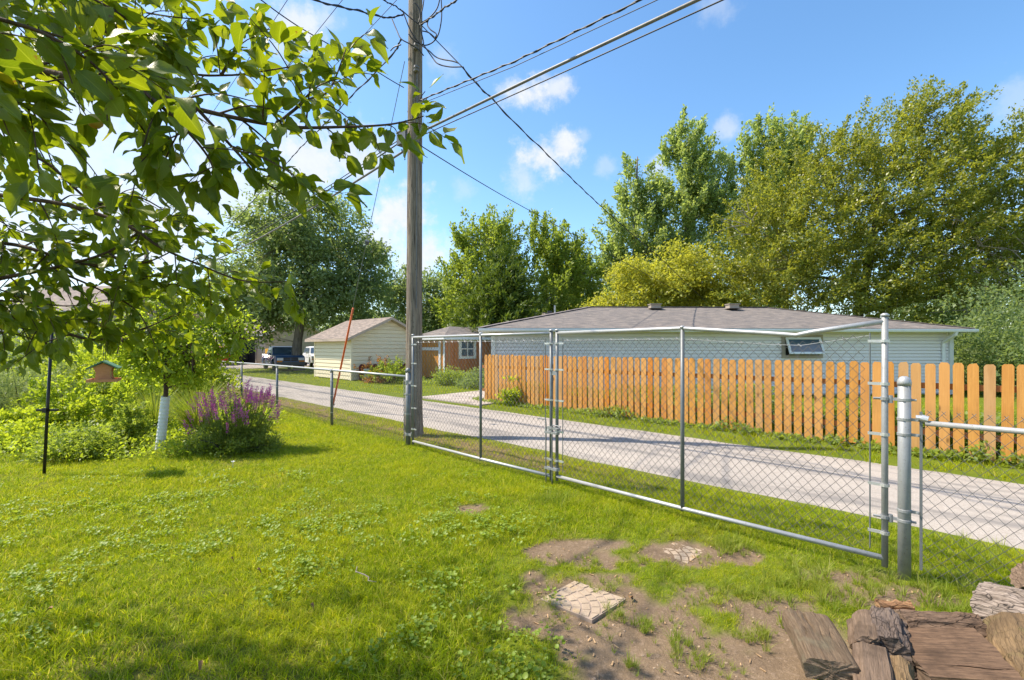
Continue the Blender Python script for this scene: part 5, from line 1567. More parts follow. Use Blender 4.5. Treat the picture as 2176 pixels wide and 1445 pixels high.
shrub('garden_shrub', 'small rusty plant at the foot of the grey green pedestal', at_px(795, 21.3), (.5, .4, .5), 34, 30, .08, 'fol_rust', .2)
shrub('garden_shrub', 'fresh green weedy plant beside the rusty shrub', at_px(830, 21.4), (.9, .6, .85), 70, 46, .10, 'fol_mid', .24, elong=(.5, .9, .35))
shrub('weed_plant', 'leafy weed climbing the picket fence near its left end', Vector((-.02, 13.12, 0)), (.3, .16, .55), 26, 22, .10, 'fol_lime', .14, cat='plant')
# left garden bed
LB = [('garden_shrub', 'mid green leafy perennial clump between the feathery shrub and the feeder', at_px(140, 9.3), (.7, .5, .85), 90, 60, .075, 'fol_sap', .18, LEAF4, (.4, .8, .25)),
      ('garden_shrub', 'tall stemmed green perennial behind the sapling trunk', at_px(300, 9.8), (.6, .5, 1.0), 80, 55, .07, 'fol_sap', .16, LEAF4, (.4, .9, .25)),
      ('feathery_shrub', 'grey green feathery shrub at the left edge of the garden', at_px(55, 10.2), (1.25, .9, 1.15), 150, 90, .10, 'fol_blue', .2, NEEDLE, (.5, .5, .45)),
      ('feathery_shrub', 'grey green feathery shrub just outside the left edge', at_px(-110, 9.6), (1.2, .9, 1.2), 120, 80, .10, 'fol_blue', .2, NEEDLE, (.5, .5, .45)),
      ('garden_shrub', 'tall yellow green shrub behind the bird feeder', at_px(205, 11.6), (1.15, .9, 1.85), 150, 80, .085, 'fol_lime', .28, LEAF4, None),
      ('garden_shrub', 'yellow green shrub between the bird feeder and the sapling', at_px(320, 12.8), (1.1, .9, 1.6), 130, 80, .085, 'fol_lime', .28, LEAF4, None),
      ('garden_shrub', 'pale lime shrub behind the sapling near the fence', at_px(425, 14.0), (1.0, .8, 1.5), 120, 70, .09, 'fol_lime', .28, LEAF4, None),
      ('garden_shrub', 'tall green shrub far back at the left of the garden', at_px(110, 15), (1.9, 1.2, 2.3), 150, 80, .11, 'fol_mid', .36, LEAF4, None),
      ('garden_shrub', 'green shrub at the back of the garden beyond the feeder', at_px(270, 17.5), (2.2, 1.2, 2.2), 170, 80, .11, 'fol_mid', .36, LEAF4, None),
      ('low_plant', 'low dark leafy plant mound beside the black feeder pole', at_px(165, 7.0), (.62, .42, .36), 80, 60, .055, 'fol_mid', .13, LEAF4, None),
      ('low_plant', 'dark leafy perennial mound at the left of the feeder pole', at_px(40, 7.6), (.6, .4, .36), 70, 50, .06, 'fol_lime', .13, LEAF4, None),
      ('low_plant', 'upright green perennial between the pole and the white tree guard', at_px(278, 7.6), (.24, .2, .55), 40, 40, .07, 'fol_mid', .10, LEAF4, (.3, .9, .2)),
      ('low_plant', 'lime green perennial in front of the feathery shrub', at_px(70, 8.6), (.7, .5, .5), 80, 60, .07, 'fol_lime', .14, LEAF4, None)]
for nm, lab, c, r, n_, per, lf, mt, cr, tp_, el in LB:
    shrub(nm, lab, c, r, n_, per, lf, mt, cr, tp_, elong=el, cat='plant' if nm == 'low_plant' else 'shrub')

# spreading ground cover in the bed
def bed_w(x, y):
    """1 inside the planted bed on the left"""
    e = (np.asarray(y) - (6.55 + .10 * (np.asarray(x) + 6) + .55 * (fbm(x, y, .9, 40) - .5)))
    return np.clip(e / .5, 0, 1) * np.clip((-3.75 - .38 * (np.asarray(y) - 7) - np.asarray(x)) / .4, 0, 1) * (np.asarray(x) + np.asarray(y) < 5.6)
N = 5200
gx_ = rng.uniform(-16, -3.6, N * 3); gy_ = rng.uniform(6.2, 15, N * 3)
keep = rng.random(N * 3) < bed_w(gx_, gy_)
gx_, gy_ = gx_[keep][:N], gy_[keep][:N]
per = 13
idx = np.repeat(np.arange(len(gx_)), per); NN = len(idx)
hh_ = .10 + .22 * fbm(gx_, gy_, 1.3, 50) ** 1.5
pos = np.stack([gx_[idx] + rng.normal(size=NN) * .07, gy_[idx] + rng.normal(size=NN) * .07, ground_z(gx_, gy_)[idx] + hh_[idx] * rng.uniform(.2, 1.15, NN)], 1)
V, F = leaf_cloud(pos, unit(rng.normal(size=(NN, 3)) * .7 + np.array([0, 0, .3])), rng.normal(size=(NN, 3)) * .5 + np.array([0, 0, 1.0]), rng.uniform(.035, .075, NN), LEAF4)
o = link('ground_cover', np_mesh('ground_cover', V, F, M['fol_sap'], False, {'tone': np.repeat(rng.random(len(gx_))[idx], 4)}))
tag(o, 'dense low green ground cover filling the left garden bed', 'ground cover', None, 'stuff')

# weeds and vines along the foot of the picket fence, both sides
sN = 3800
sv = rng.uniform(-.3, 12.2, sN); so = np.where(rng.random(sN) < .10, rng.uniform(.03, .30, sN), -rng.uniform(.25, 1.6, sN))
wx = p_0.x + FD.x * sv + FN.x * so; wy = p_0.y + FD.y * sv + FN.y * so
hgt = np.where(so > 0, .03 + .30 * np.clip(vnoise(sv, so, 1.7, 3), 0, 1) ** 3, .15 + .6 * vnoise(sv, so, 1.2, 4))
per = 12; idx = np.repeat(np.arange(sN), per); NN = len(idx)
pos = np.stack([wx[idx] + rng.normal(size=NN) * .05, wy[idx] + rng.normal(size=NN) * .05, hgt[idx] * rng.uniform(.1, 1.1, NN)], 1)
V, F = leaf_cloud(pos, unit(rng.normal(size=(NN, 3)) * .7 + np.array([0, 0, .4])), rng.normal(size=(NN, 3)) * .6 + np.array([-.3, -.3, .8]), rng.uniform(.04, .10, NN), LEAF4)
o = link('weeds', np_mesh('weeds', V, F, M['fol_mid'], False, {'tone': np.repeat(rng.random(sN)[idx], 4)}))
tag(o, 'leafy weeds growing along the foot of the orange picket fence', 'weeds', None, 'stuff')
# iris fans behind the fence at the right
for k, (sx, lab) in enumerate(((9.05, 'sword leaved iris clump behind the pickets, leftmost of three'), (9.75, 'sword leaved iris clump behind the pickets, middle of three'), (10.35, 'sword leaved iris clump behind the pickets, rightmost of three'))):
    c = p_0 + FD * sx - FN * .5
    ir = thing('iris_plant', lab, 'plant', c)
    mb = MB()
    for j in range(16):
        a = rng.uniform(0, 6.28); L = rng.uniform(.45, .85); bs = c + Vector((math.cos(a) * .10, math.sin(a) * .10, 0)); tl = Vector((math.cos(a) * .3, math.sin(a) * .3, 1)).normalized(); sd = Vector((-math.sin(a + 1), math.cos(a + 1), 0)) * .022
        p1 = bs + tl * L * .6; p2 = bs + tl * L + Vector((0, 0, -.02))
        mb.add([bs - sd, bs + sd, p1 + sd, p1 - sd, p2], [(0, 1, 2, 3), (3, 2, 4)])
    mb.build('leaf', M['fol_mid'], ir)

# ---- ornamental grass fountain
def grass_fountain(label, c, n, L, sp, mat_='grass_coarse', w=.008):
    c = Vector(c); t_ = thing('ornamental_grass', label, 'plant', c)
    Vv, Ff = [], []
    for j in range(n):
        a = rng.uniform(0, 6.28); l = L * rng.uniform(.6, 1.1); s_ = rng.uniform(.15, 1.0) * sp
        b0 = np.array(c) + np.array([math.cos(a), math.sin(a), 0]) * rng.uniform(0, .14)
        sd = np.array([-math.sin(a), math.cos(a), 0]) * w
        k0 = len(Vv)
        for q in range(6):
            t = q / 5
            p = b0 + np.array([math.cos(a) * s_ * t ** 1.5, math.sin(a) * s_ * t ** 1.5, l * (t - .42 * s_ / L * t ** 2.6)])
            Vv += [p - sd * (1 - t * .9), p + sd * (1 - t * .9)]
            if q: Ff.append((k0 + 2 * q - 2, k0 + 2 * q - 1, k0 + 2 * q + 1, k0 + 2 * q))
    link('blades', np_mesh('blades', np.array(Vv), np.array(Ff), M[mat_]), t_)
grass_fountain('fountain of long arching green grass behind the white tree guard', at_px(420, 8.4), 620, 1.15, .95)
grass_fountain('arching grass clump left of the white tree guard', at_px(330, 8.9), 380, 1.0, .95)

# ---- purple flowering bush
bc = at_px(503, 7.35)
pb_ = shrub('flowering_bush', 'rounded bush with many magenta purple flower spikes on the lawn edge', bc, (.56, .5, .62), 150, 75, .040, 'fol_dark', .12, cat='flowering bush', stems=30)
M['fol_bushy'] = foliage('loosestrife_leaves', (.11, .16, .025), (.21, .25, .045), (.22, .16, .06), .4)
for ch in pb_.children:
    if ch.name.startswith('foliage'): ch.data.materials[0] = M['fol_bushy']
M['petal'] = foliage('magenta_petals', (.40, .06, .38), (.54, .12, .50), (.66, .24, .55), .35, rough=.6, gloss=.2)
sp_meshes = []
for v_ in range(4):
    NPt = 70
    tt = rng.random(NPt); a = rng.uniform(0, 6.28, NPt); rr_ = (.017 * (1 - tt * .75)) * rng.uniform(.5, 1.1, NPt)
    pos = np.stack([np.cos(a) * rr_, np.sin(a) * rr_, tt * .19], 1)
    A = unit(np.stack([np.cos(a), np.sin(a), np.full(NPt, .6)], 1) + rng.normal(size=(NPt, 3)) * .3)
    V, F = leaf_cloud(pos, A, rng.normal(size=(NPt, 3)) + np.array([0, 0, .6]), rng.uniform(.013, .022, NPt), LEAF4)
    sp_meshes.append(np_mesh('flower_spike', V, F, M['petal']))
stem_mb = MB()
spikes = []
for k in range(125):
    a = rng.uniform(0, 6.28); q = math.sqrt(rng.random())
    x, y = math.cos(a) * q * .62, math.sin(a) * q * .55
    h = .62 * math.sqrt(max(.05, 1 - q * q * .8)) + rng.uniform(.0, .30) + (rng.uniform(.05, .22) if rng.random() < .10 and abs(x) < .4 else 0)
    if rng.random() < .25 and y < 0: h *= rng.uniform(.35, .9)
    spikes.append((x, y, h))
for (x, y, h) in spikes:
    p = bc + Vector((x, y, h))
    tl = Vector((x * .7 + rng.normal() * .12, y * .7 + rng.normal() * .12, 1)).normalized()
    stem_mb.tube([bc + Vector((x * .3, y * .3, .05)), bc + Vector((x * .8, y * .8, h * .6)), p, p + tl * .16], [.004, .003, .002, .001], 4, False)
    o = bpy.data.objects.new('flower_spike', sp_meshes[rng.integers(0, 4)]); COL.objects.link(o); o.parent = pb_
    s_ = rng.uniform(.7, 1.35)
    o.matrix_parent_inverse = Matrix.Translation(-LOC[pb_.name]) @ Matrix.Translation(p) @ tl.to_track_quat('Z', 'Y').to_matrix().to_4x4() @ Matrix.Scale(s_, 4)
stem_mb.build('flower_stems', M['fol_bushy'], pb_)

# ---- sapling with white guard
sb0, sb1 = G(340, 955), P(352, 842, 7.36)
top_ = P(352, 800, 7.4)
br = [(0, 0, 0, .036), tuple((sb1 - sb0) * .5) + (.034,), tuple(sb1 - sb0) + (.032,), tuple(top_ - sb0) + (.030,)] + [tuple(P(352, 735, 7.5) - sb0) + (.022,), tuple(P(365, 640, 7.6) - sb0) + (.008,)]
rel = lambda px, py, d: tuple(P(px, py, d) - sb0)
sap = tree('sapling', 'young fruit tree with white corrugated trunk guard in the garden bed', 'tree', sb0,
     [rel(352, 735, 7.45) + (.70, .6, .55), rel(300, 755, 7.3) + (.42, .4, .35), rel(430, 745, 7.4) + (.52, .45, .38), rel(360, 660, 7.5) + (.45, .45, .55), rel(470, 700, 7.5) + (.30, .3, .35), rel(262, 690, 7.4) + (.32, .3, .4), rel(395, 800, 7.3) + (.34, .3, .18), rel(300, 620, 7.5) + (.3, .3, .3), rel(495, 735, 7.6) + (.24, .25, .28), rel(500, 690, 7.6) + (.2, .2, .25), rel(430, 640, 7.6) + (.35, .3, .3)], 380, 30, .062, 'fol_sap', 'twig', br, 22, .17, .9, LEAF6, droop=-.3, bias=1.8)
mb = MB()
gl = (sb1 - sb0)
prof = []
ctr_pts, rad_ = [], []
for i in range(61):
    t = i / 60; ctr_pts.append(sb0.lerp(sb1, t)); rad_.append(.060 + (.0022 if i % 4 < 2 else -.0022) + .006 * (1 - t))
mb.tube(ctr_pts, rad_, 16, False)
M['guard'] = plain('white_corrugated_plastic', (.72, .73, .74), .45, var=.08, scale=9)
mb.build('trunk_guard', M['guard'], sap, True)

# ================================================================ apple tree whose boughs hang over the lawn
at0 = Vector((-3.7, 1.9, 0))
apple = thing('apple_tree', 'apple tree with leafy boughs reaching in from the left over the lawn', 'tree', at0)
mb = MB()
tp = spline([at0 + Vector(q) for q in ((0, 0, -.1), (.05, 0, .8), (.15, -.05, 1.5), (.1, .1, 2.3), (.3, 0, 3.4))], 6)
mb.tube(tp, [float(x) for x in np.linspace(.15, .05, len(tp))], 10)
mb.build('trunk', M['twig'], apple, True)
def leaf_variant(seed):
    r = np.random.default_rng(seed)
    w0 = r.uniform(.24, .37); fold = r.uniform(.1, .7); curl = r.uniform(-.15, .6); wave = r.uniform(.02, .06); tw = r.uniform(-.5, .5)
    vs, uv, fs = [], [], []
    n = 9
    for i in range(n + 1):
        t = i / n
        w = w0 * (math.sin(math.pi * min(1, t ** .85)) ** .75) * (1 - .18 * t) if 0 < t < 1 else .004
        zc = -curl * t * t
        for q in (-1, -.5, 0, .5, 1):
            x = q * w; z = zc + abs(x) * fold + wave * math.sin(9 * t + q * 2.0) * abs(q) + tw * x * t * .5
            ser = 1 + (.05 if (i % 2) else -.03) * (abs(q) == 1)
            vs.append((x * ser, t, z)); uv.append((q * .5 + .5, t))
    for i in range(n):
        for q in range(4):
            b_ = i * 5 + q; fs.append((b_, b_ + 1, b_ + 6, b_ + 5))
    k = len(vs)                                               # stalk
    vs += [(-.012, -.30, .05), (.012, -.30, .05), (.012, .02, 0), (-.012, .02, 0)]; uv += [(.5, 0)] * 4
    fs.append((k, k + 1, k + 2, k + 3))
    return np.array(vs), np.array(fs), np.array(uv)
LV = [leaf_variant(s) for s in range(10)]
def leaf_mesh(k):
    vs, fs, uv = LV[k]
    me = np_mesh('leaf', vs, fs, M['apple_leaf'], True)
    ul = me.uv_layers.new(name='UVMap')
    li = np.empty(len(me.loops), np.int32); me.loops.foreach_get('vertex_index', li)
    ul.data.foreach_set('uv', uv[li].astype(np.float32).ravel())
    return me
leaf_meshes = [leaf_mesh(k) for k in range(10)]
MAIN = [[(-500, -60, 1.7), (-200, 70, 1.25), (130, 160, 1.15), (300, 190, 1.22), (420, 232, 1.28), (600, 268, 1.35), (720, 270, 1.42), (830, 264, 1.47), (900, 247, 1.50)],
        [(300, 190, 1.22), (380, 260, 1.2), (440, 330, 1.22), (462, 385, 1.25)],
        [(420, 232, 1.28), (500, 320, 1.35), (560, 385, 1.4), (645, 438, 1.45)],
        [(-400, -160, 1.8), (-60, -60, 1.5), (210, 5, 1.5), (340, 32, 1.52), (432, 42, 1.56)],
        [(210, 60, 1.5), (380, 148, 1.55), (480, 160, 1.6), (580, 148, 1.65), (690, 128, 1.7)],
        [(470, 160, 1.55), (510, 90, 1.55), (540, 30, 1.6)],
        [(590, 262, 1.35), (650, 215, 1.4), (700, 190, 1.5), (735, 105, 1.55)],
        [(-500, 300, 2.4), (-150, 400, 1.9), (0, 415, 1.8), (160, 440, 1.8), (280, 485, 1.82), (340, 525, 1.84), (430, 565, 1.9), (520, 597, 1.95), (625, 598, 2.0)],
        [(-500, 560, 2.6), (-200, 640, 2.0), (0, 592, 1.85), (110, 570, 1.9), (230, 535, 1.95), (330, 470, 2.0), (400, 455, 2.05)],
        [(-300, 600, 2.6), (-100, 640, 2.2), (90, 690, 2.1), (200, 722, 2.1), (300, 700, 2.15), (380, 665, 2.2)],
        [(110, 572, 1.9), (200, 610, 2.0), (290, 660, 2.05), (330, 735, 2.1)],
        [(-400, 200, 2.8), (-100, 290, 2.2), (80, 335, 2.15), (200, 430, 2.2), (300, 420, 2.25), (450, 520, 2.35)],
        [(-300, -80, .95), (-60, 20, .85), (90, 70, .86), (190, 130, .92), (250, 190, .95)],
        [(-400, 160, 1.3), (-80, 190, 1.0), (60, 230, 1.0), (110, 280, 1.05)],
        [(-500, 40, 3.2), (-200, 90, 2.8), (30, 150, 2.7), (230, 130, 2.7), (380, 90, 2.8)],
        [(-500, 240, 3.2), (-200, 300, 2.8), (0, 470, 2.6), (160, 520, 2.6), (300, 560, 2.6)],
        [(-300, 640, 2.4), (-80, 690, 2.15), (40, 712, 2.1), (110, 735, 2.1)],
        [(-300, 560, 2.2), (-60, 600, 1.95), (60, 640, 1.9), (140, 690, 1.95)],
        [(230, 535, 1.95), (300, 590, 2.0), (390, 610, 2.05), (470, 640, 2.1)],
        [(-400, 0, 1.9), (-150, 20, 1.7), (60, 60, 1.6), (220, 110, 1.6), (330, 130, 1.65)],
        [(-400, -120, 2.4), (-100, -40, 2.1), (120, 30, 2.0), (280, 70, 2.0), (390, 60, 2.05)],
        [(-400, 480, 2.2), (-150, 510, 2.0), (30, 520, 1.9), (170, 560, 1.95), (300, 560, 2.0), (390, 520, 2.05)],
        [(-400, 650, 2.4), (-150, 640, 2.1), (30, 640, 2.0), (150, 650, 2.05), (260, 630, 2.1)],
        [(-300, -200, 1.6), (0, -60, 1.35), (180, -10, 1.3), (300, 60, 1.35), (360, 100, 1.4)]]
tw_pts = []          # (position, twig direction) for leaves
bm_ = []
def grow(path, r0, r1, spacing, twig_len, leaf_sp):
    leaf_sp *= .72
    pts = spline([P(*q) for q in path], 8)
    mb = MB(); rr = np.linspace(r0, r1, len(pts))
    mb.tube(pts, [float(x) for x in rr], 7)
    o = mb.build('bough', M['twig'], apple, True)
    tmb = MB(); acc_ = 0; alt = 1
    for i in range(1, len(pts)):
        seg = (pts[i] - pts[i - 1]); acc_ += seg.length
        tdir = seg.normalized()
        frac = i / len(pts)
        if acc_ > spacing * (1.0 if frac > .2 else 1.2):
            acc_ = 0; alt = -alt
            side = tdir.cross(Vector((0, 1, .25 * rng.normal()))).normalized() * alt
            dr = (side * rng.uniform(.3, 1.0) + tdir * rng.uniform(.2, .9) + Vector((rng.normal() * .3, rng.normal() * .55, rng.normal() * .3 - .05))).normalized()
            L = twig_len * rng.uniform(.35, 1.15) * (1.15 - .6 * frac)
            tpts = [pts[i], pts[i] + dr * L * .5 + Vector((0, 0, .01)), pts[i] + dr * L + Vector((0, 0, -.12 * L))]
            sp_ = spline(tpts, 4)
            tmb.tube(sp_, [float(x) for x in np.linspace(min(rr[i] * .6, .0035), .0012, len(sp_))], 5, False)
            nl = max(2, int(L / leaf_sp))
            for j in range(nl):
                f = (j + rng.uniform(.2, 1)) / nl
                k = min(len(sp_) - 2, int(f * (len(sp_) - 1)))
                tw_pts.append((sp_[k].lerp(sp_[k + 1], rng.random()), dr))
            tw_pts.append((sp_[-1], dr))
        if rng.random() < .35 and frac > .15:
            for j in range(rng.integers(1, 4)): tw_pts.append((pts[i], (tdir + Vector(rng.normal(size=3)) * .9).normalized()))
    tw_pts.append((pts[-1], (pts[-1] - pts[-2]).normalized()))
    if tmb.v: tmb.build('twigs', M['twig'], o, True)['kind'] = 'stuff'
for i, pth in enumerate(MAIN):
    long_ = len(pth) > 5
    grow(pth, .011 if long_ else .005, .0018, .044 if pth[len(pth) // 2][2] < 1.75 else .056, .24, .028)
# leaves
leaves = []
for (p, dr) in tw_pts:
    a = (dr * .7 + Vector(rng.normal(size=3)) * .55 + Vector((0.10, 0, -.38))).normalized()
    nn = Vector((rng.normal() * .55 - .1, rng.normal() * .6 - .35, rng.normal() * .5 + .75))
    s = rng.choice([rng.uniform(.028, .05), rng.uniform(.045, .078), rng.uniform(.055, .082)])
    q_ = p + a * s * .8
    if q_.y > .3 and 165 < 1088 + q_.x / q_.y * FPX < 285 and 745 < HOR - (q_.z - CAM_H) / q_.y * FPX < 840: continue
    leaves.append((p + a * s * .30, a, nn, s))
def framed(p, m_=40):
    if p.y < .15: return False
    px, py = 1088 + p.x / p.y * FPX, HOR - (p.z - CAM_H) / p.y * FPX
    return -m_ < px < 1000 and -m_ < py < 830
vis = [l for l in leaves if framed(l[0])]
vis.sort(key=lambda l: l[0].y / l[3])
solo = vis[:300]; sid = set(id(l) for l in solo)
for (p, a, nn, s) in solo:
    n_ = (nn - a * nn.dot(a)).normalized(); x = a.cross(n_)
    o = bpy.data.objects.new('leaf', leaf_meshes[rng.integers(0, 10)]); COL.objects.link(o); o.parent = apple
    Mx = Matrix((x, a, n_)).transposed().to_4x4()
    o.matrix_parent_inverse = Matrix.Translation(-LOC[apple.name]) @ Matrix.Translation(p) @ Mx @ Matrix.Scale(s, 4)
rest = [l for l in leaves if id(l) not in sid]
VV, FF, UU = [], [], []; nb = 0
for (p, a, nn, s) in rest:
    vs, fs, uv = LV[rng.integers(0, 10)]
    a_ = np.array(a); n_ = np.array(nn); n_ = n_ - a_ * n_.dot(a_); n_ /= np.linalg.norm(n_); x_ = np.cross(a_, n_)
    VV.append(np.array(p) + s * (vs @ np.stack([x_, a_, n_]))); FF.append(fs + nb); UU.append(uv); nb += len(vs)
# the rest of the crown above and behind, outside the picture, as simple leaves
me = np_mesh('foliage', np.concatenate(VV), np.concatenate(FF), M['apple_leaf'], True)
ul = me.uv_layers.new(name='UVMap'); li = np.empty(len(me.loops), np.int32); me.loops.foreach_get('vertex_index', li)
ul.data.foreach_set('uv', np.concatenate(UU)[li].astype(np.float32).ravel())
o = link('foliage', me, apple); o['kind'] = 'stuff'
Cc, Dd, Bb = crown_points([(-3.4, 2.0, 3.6, 1.5, 1.6, 1.0), (-4.6, 1.6, 2.9, 1.4, 1.8, 1.3), (-3.2, .6, 3.6, 1.6, 1.2, 1.0), (-2.4, -.6, 3.2, 1.4, 1.0, .8), (-4.1, 3.1, 4.6, 1.3, 1.0, .7)], 280)
idx = np.repeat(np.arange(280), 24); NN = len(idx)
pos = Cc[idx] + rng.normal(size=(NN, 3)) * .16
V, F = leaf_cloud(pos, unit(rng.normal(size=(NN, 3)) + np.array([0, 0, -.3])), rng.normal(size=(NN, 3)) * .6 + np.array([0, 0, .8]), rng.uniform(.06, .1, NN), LEAF6)
o = link('crown', np_mesh('crown', V, F, M['apple_leaf']), apple); o['kind'] = 'stuff'
M['apple'] = None
m, t, out = new_mat('yellow_apple_skin'); M['apple'] = m
n1 = t.noise(obj_co(t), 14, 4)
pbsdf(t, out, t.mix(t.mapr(n1, .45, .7), (.42, .36, .06), (.48, .17, .05)), .3, 0, .5)
for (px, py, d, r) in ((202, 257, 1.15, .017), (355, 320, 1.3, .017), (372, 334, 1.3, .016), (225, 690, 2.05, .020), (62, 312, 1.9, .016)):
    mb = MB(); c = P(px, py, d)
    prof = [(r * .10, -r * .86), (r * .55, -r * .9), (r * .9, -r * .45), (r, .05 * r), (r * .85, r * .55), (r * .45, r * .82), (r * .12, r * .68)]
    mb.lathe(prof, c, 14); o = mb.build('apple', M['apple'], apple, True)
    mb = MB(); mb.tube([c + Vector((0, 0, r * .6)), c + Vector((.004, 0, r * 1.9))], .0012, 5); mb.build('stalk', M['twig'], o)

# ================================================================ vehicles
def paint(name, c):
    m, t, out = new_mat(name)
    b_ = pbsdf(t, out, c, .42, .05, .4); b_.inputs['Coat Weight'].default_value = .35; b_.inputs['Coat Roughness'].default_value = .06
    return m
M['blue_paint'] = paint('dark_blue_car_paint', (.02, .07, .17)); M['white_paint_car'] = paint('white_car_paint', (.72, .73, .74)); M['red_paint'] = paint('red_car_paint', (.45, .02, .012)); M['black_paint'] = paint('dark_grey_car_paint', (.04, .045, .05))
M['tyre'] = plain('tyre_rubber', (.02, .02, .02), .85); M['rim'] = galv('alloy_rim', (.55, .55, .56), .7, .3, .1)
M['amber'] = plain('amber_lens', (.65, .22, .02), .25); M['lens'] = plain('clear_lens', (.6, .6, .62), .15); M['car_glass'] = M['glass']
def vehicle(name, label, cat, loc, ang, body, kind='pickup', extra=None):
    L, W = 4.95, 1.82
    loc = Vector(loc)
    v_ = thing(name, label, cat, loc)
    Mz = Matrix.Translation(loc) @ Matrix.Rotation(ang, 4, 'Z')
    W3 = lambda x, y, z: Mz @ Vector((x, y, z))
    mb = MB()
    if kind == 'pickup':
        prof = [(2.40, .42), (2.47, .60), (2.44, .92), (2.25, 1.02), (1.15, 1.10), (-.62, 1.12), (-2.40, 1.10), (-2.47, .70), (-2.40, .48)]
    else:
        prof = [(2.35, .40), (2.42, .62), (2.36, .90), (2.1, 1.0), (1.0, 1.08), (-2.2, 1.12), (-2.38, .9), (-2.40, .5)]
    # lower body: profile with wheel arches, skinned across the width with a tuck at the sills
    def arch(cx):
        return [(cx + .48 * math.cos(R(a)), .36 + .48 * math.sin(R(a))) for a in range(0, 181, 20)]
    fx_, rx_ = 1.48, -1.50
    low = [(-2.40, .42)] + list(reversed(arch(rx_))) + list(reversed(arch(fx_))) + [(2.40, .42)]
    outline = prof + [p for p in low if p[0] > -2.4 and p[0] < 2.4]
    ys = [(-W / 2, .0), (-W / 2 + .07, .05), (W / 2 - .07, .05), (W / 2, .0)]
    n = len(outline); vs = []
    for y, lift in ((-W / 2, 0), (W / 2, 0)):
        for (x, z) in outline: vs.append(W3(x, y * (1 - .06 * max(0, z - .95) * 4), z))
    side = lambda off, rev: tuple(reversed(range(off, off + n))) if rev else tuple(range(off, off + n))
    fs = [(i, (i + 1) % n, n + (i + 1) % n, n + i) for i in range(n)]
    mb.add(vs, fs + [side(0, False), side(n, True)])
    bd = mb.build('body', body, v_)
    # cab
    if kind == 'pickup':
        cab = [(1.12, 1.08), (.42, 1.62), (.05, 1.68), (-.78, 1.66), (-1.0, 1.10)]
    else:
        cab = [(1.05, 1.06), (.35, 1.60), (-.1, 1.68), (-1.7, 1.64), (-2.2, 1.10)]
    mb = MB(); n = len(cab); vs = []
    for sg in (-1, 1):
        for (x, z) in cab: vs.append(W3(x, sg * (W / 2 - .06 - .26 * (z - 1.08)), z))
    mb.add(vs, [(i, (i + 1) % n, n + (i + 1) % n, n + i) for i in range(n)] + [tuple(range(n)), tuple(reversed(range(n, 2 * n)))])
    mb.build('cab', body, v_)
    # glass: windscreen, rear, sides
    def shade(p, q, f): return (p[0] + (q[0] - p[0]) * f, p[1] + (q[1] - p[1]) * f)
    mb = MB(); a0, a1 = shade(cab[0], cab[1], .1), shade(cab[0], cab[1], .92); e_ = .012
    wy = lambda z: W / 2 - .14 - .26 * (z - 1.08)
    mb.quad(W3(a0[0] + e_, -wy(a0[1]), a0[1] + e_), W3(a0[0] + e_, wy(a0[1]), a0[1] + e_), W3(a1[0] + e_, wy(a1[1]), a1[1] + e_), W3(a1[0] + e_, -wy(a1[1]), a1[1] + e_)); mb.build('windscreen', M['car_glass'], v_)
    for sg in (-1, 1):
        mb = MB(); yy = lambda z: sg * (W / 2 - .045 - .26 * (z - 1.08))
        x1_, x0_ = .80, cab[-1][0] + .16
        mb.quad(W3(x1_, yy(1.14), 1.14), W3(.34, yy(1.55), 1.55), W3(x0_ + .1, yy(1.55), 1.55), W3(x0_, yy(1.14), 1.14)); mb.build('side_window', M['car_glass'], v_)
        mb = MB(); mb.box(W3(.82, sg * (W / 2 + .09), 1.16), (.10, .20, .14), ang); mb.build('mirror', body, v_)
        mb = MB(); mb.box(W3(2.43, sg * .66, .80), (.10, .38, .17), ang); mb.build('headlight', M['lens'], v_)
        mb = MB(); mb.box(W3(2.44, sg * .70, .655), (.09, .34, .09), ang); mb.build('indicator', M['amber'], v_)
        mb = MB(); mb.box(W3(.1, sg * (W / 2 + .006), .78), (1.1, .012, .02), ang); mb.box(W3(-.3, sg * (W / 2 + .012), .98), (.16, .02, .03), ang); mb.build('door_trim', M['box'], v_)
    mb = MB(); mb.box(W3(2.46, 0, .80), (.06, .92, .22), ang); g_ = mb.build('grille', M['black_metal'], v_)
    mb = MB(); mb.box(W3(2.495, 0, .80), (.02, .06, .22), ang); mb.box(W3(2.495, 0, .80), (.022, .92, .04), ang); mb.build('grille_bar', body, g_)
    mb = MB(); mb.box(W3(2.50, 0, .50), (.16, 1.78, .20), ang); mb.build('bumper', M['box'] if kind == 'pickup' else body, v_)
    if kind == 'pickup':
        mb = MB(); mb.box(W3(-1.70, 0, 1.122), (1.36, 1.56, .02), ang); mb.build('bed', M['dark'], v_)
    for cx in (fx_, rx_):
        for sg in (-1, 1):
            Mw = (Mz.to_3x3() @ Matrix.Rotation(R(90), 3, 'X'))
            mb = MB(); mb.lathe([(.22, -.11), (.33, -.105), (.355, -.06), (.355, .06), (.33, .105), (.22, .11)], W3(cx, sg * (W / 2 - .11), .355), 20, Mw); w_ = mb.build('wheel', M['tyre'], v_, True)
            mb = MB(); mb.lathe([(.05, -.118), (.08, -.115), (.20, -.10), (.225, -.112), (.225, .112), (.20, .10), (.08, .115), (.05, .118)], W3(cx, sg * (W / 2 - .11), .355), 16, Mw); mb.build('rim', M['rim'], w_)
    return v_
tk = at_px(600, 33.8)
vehicle('pickup_truck', 'dark blue pickup truck parked on the grass under the large tree', 'pickup truck', tk, R(-52), M['blue_paint'])
mb = MB(); mb.box(tk + Vector((-1.5, 1.5, 1.3)), (1.1, .7, .4), R(-50)); mb.box(tk + Vector((-1.2, 1.2, 1.45)), (.5, .5, .3), R(-30))
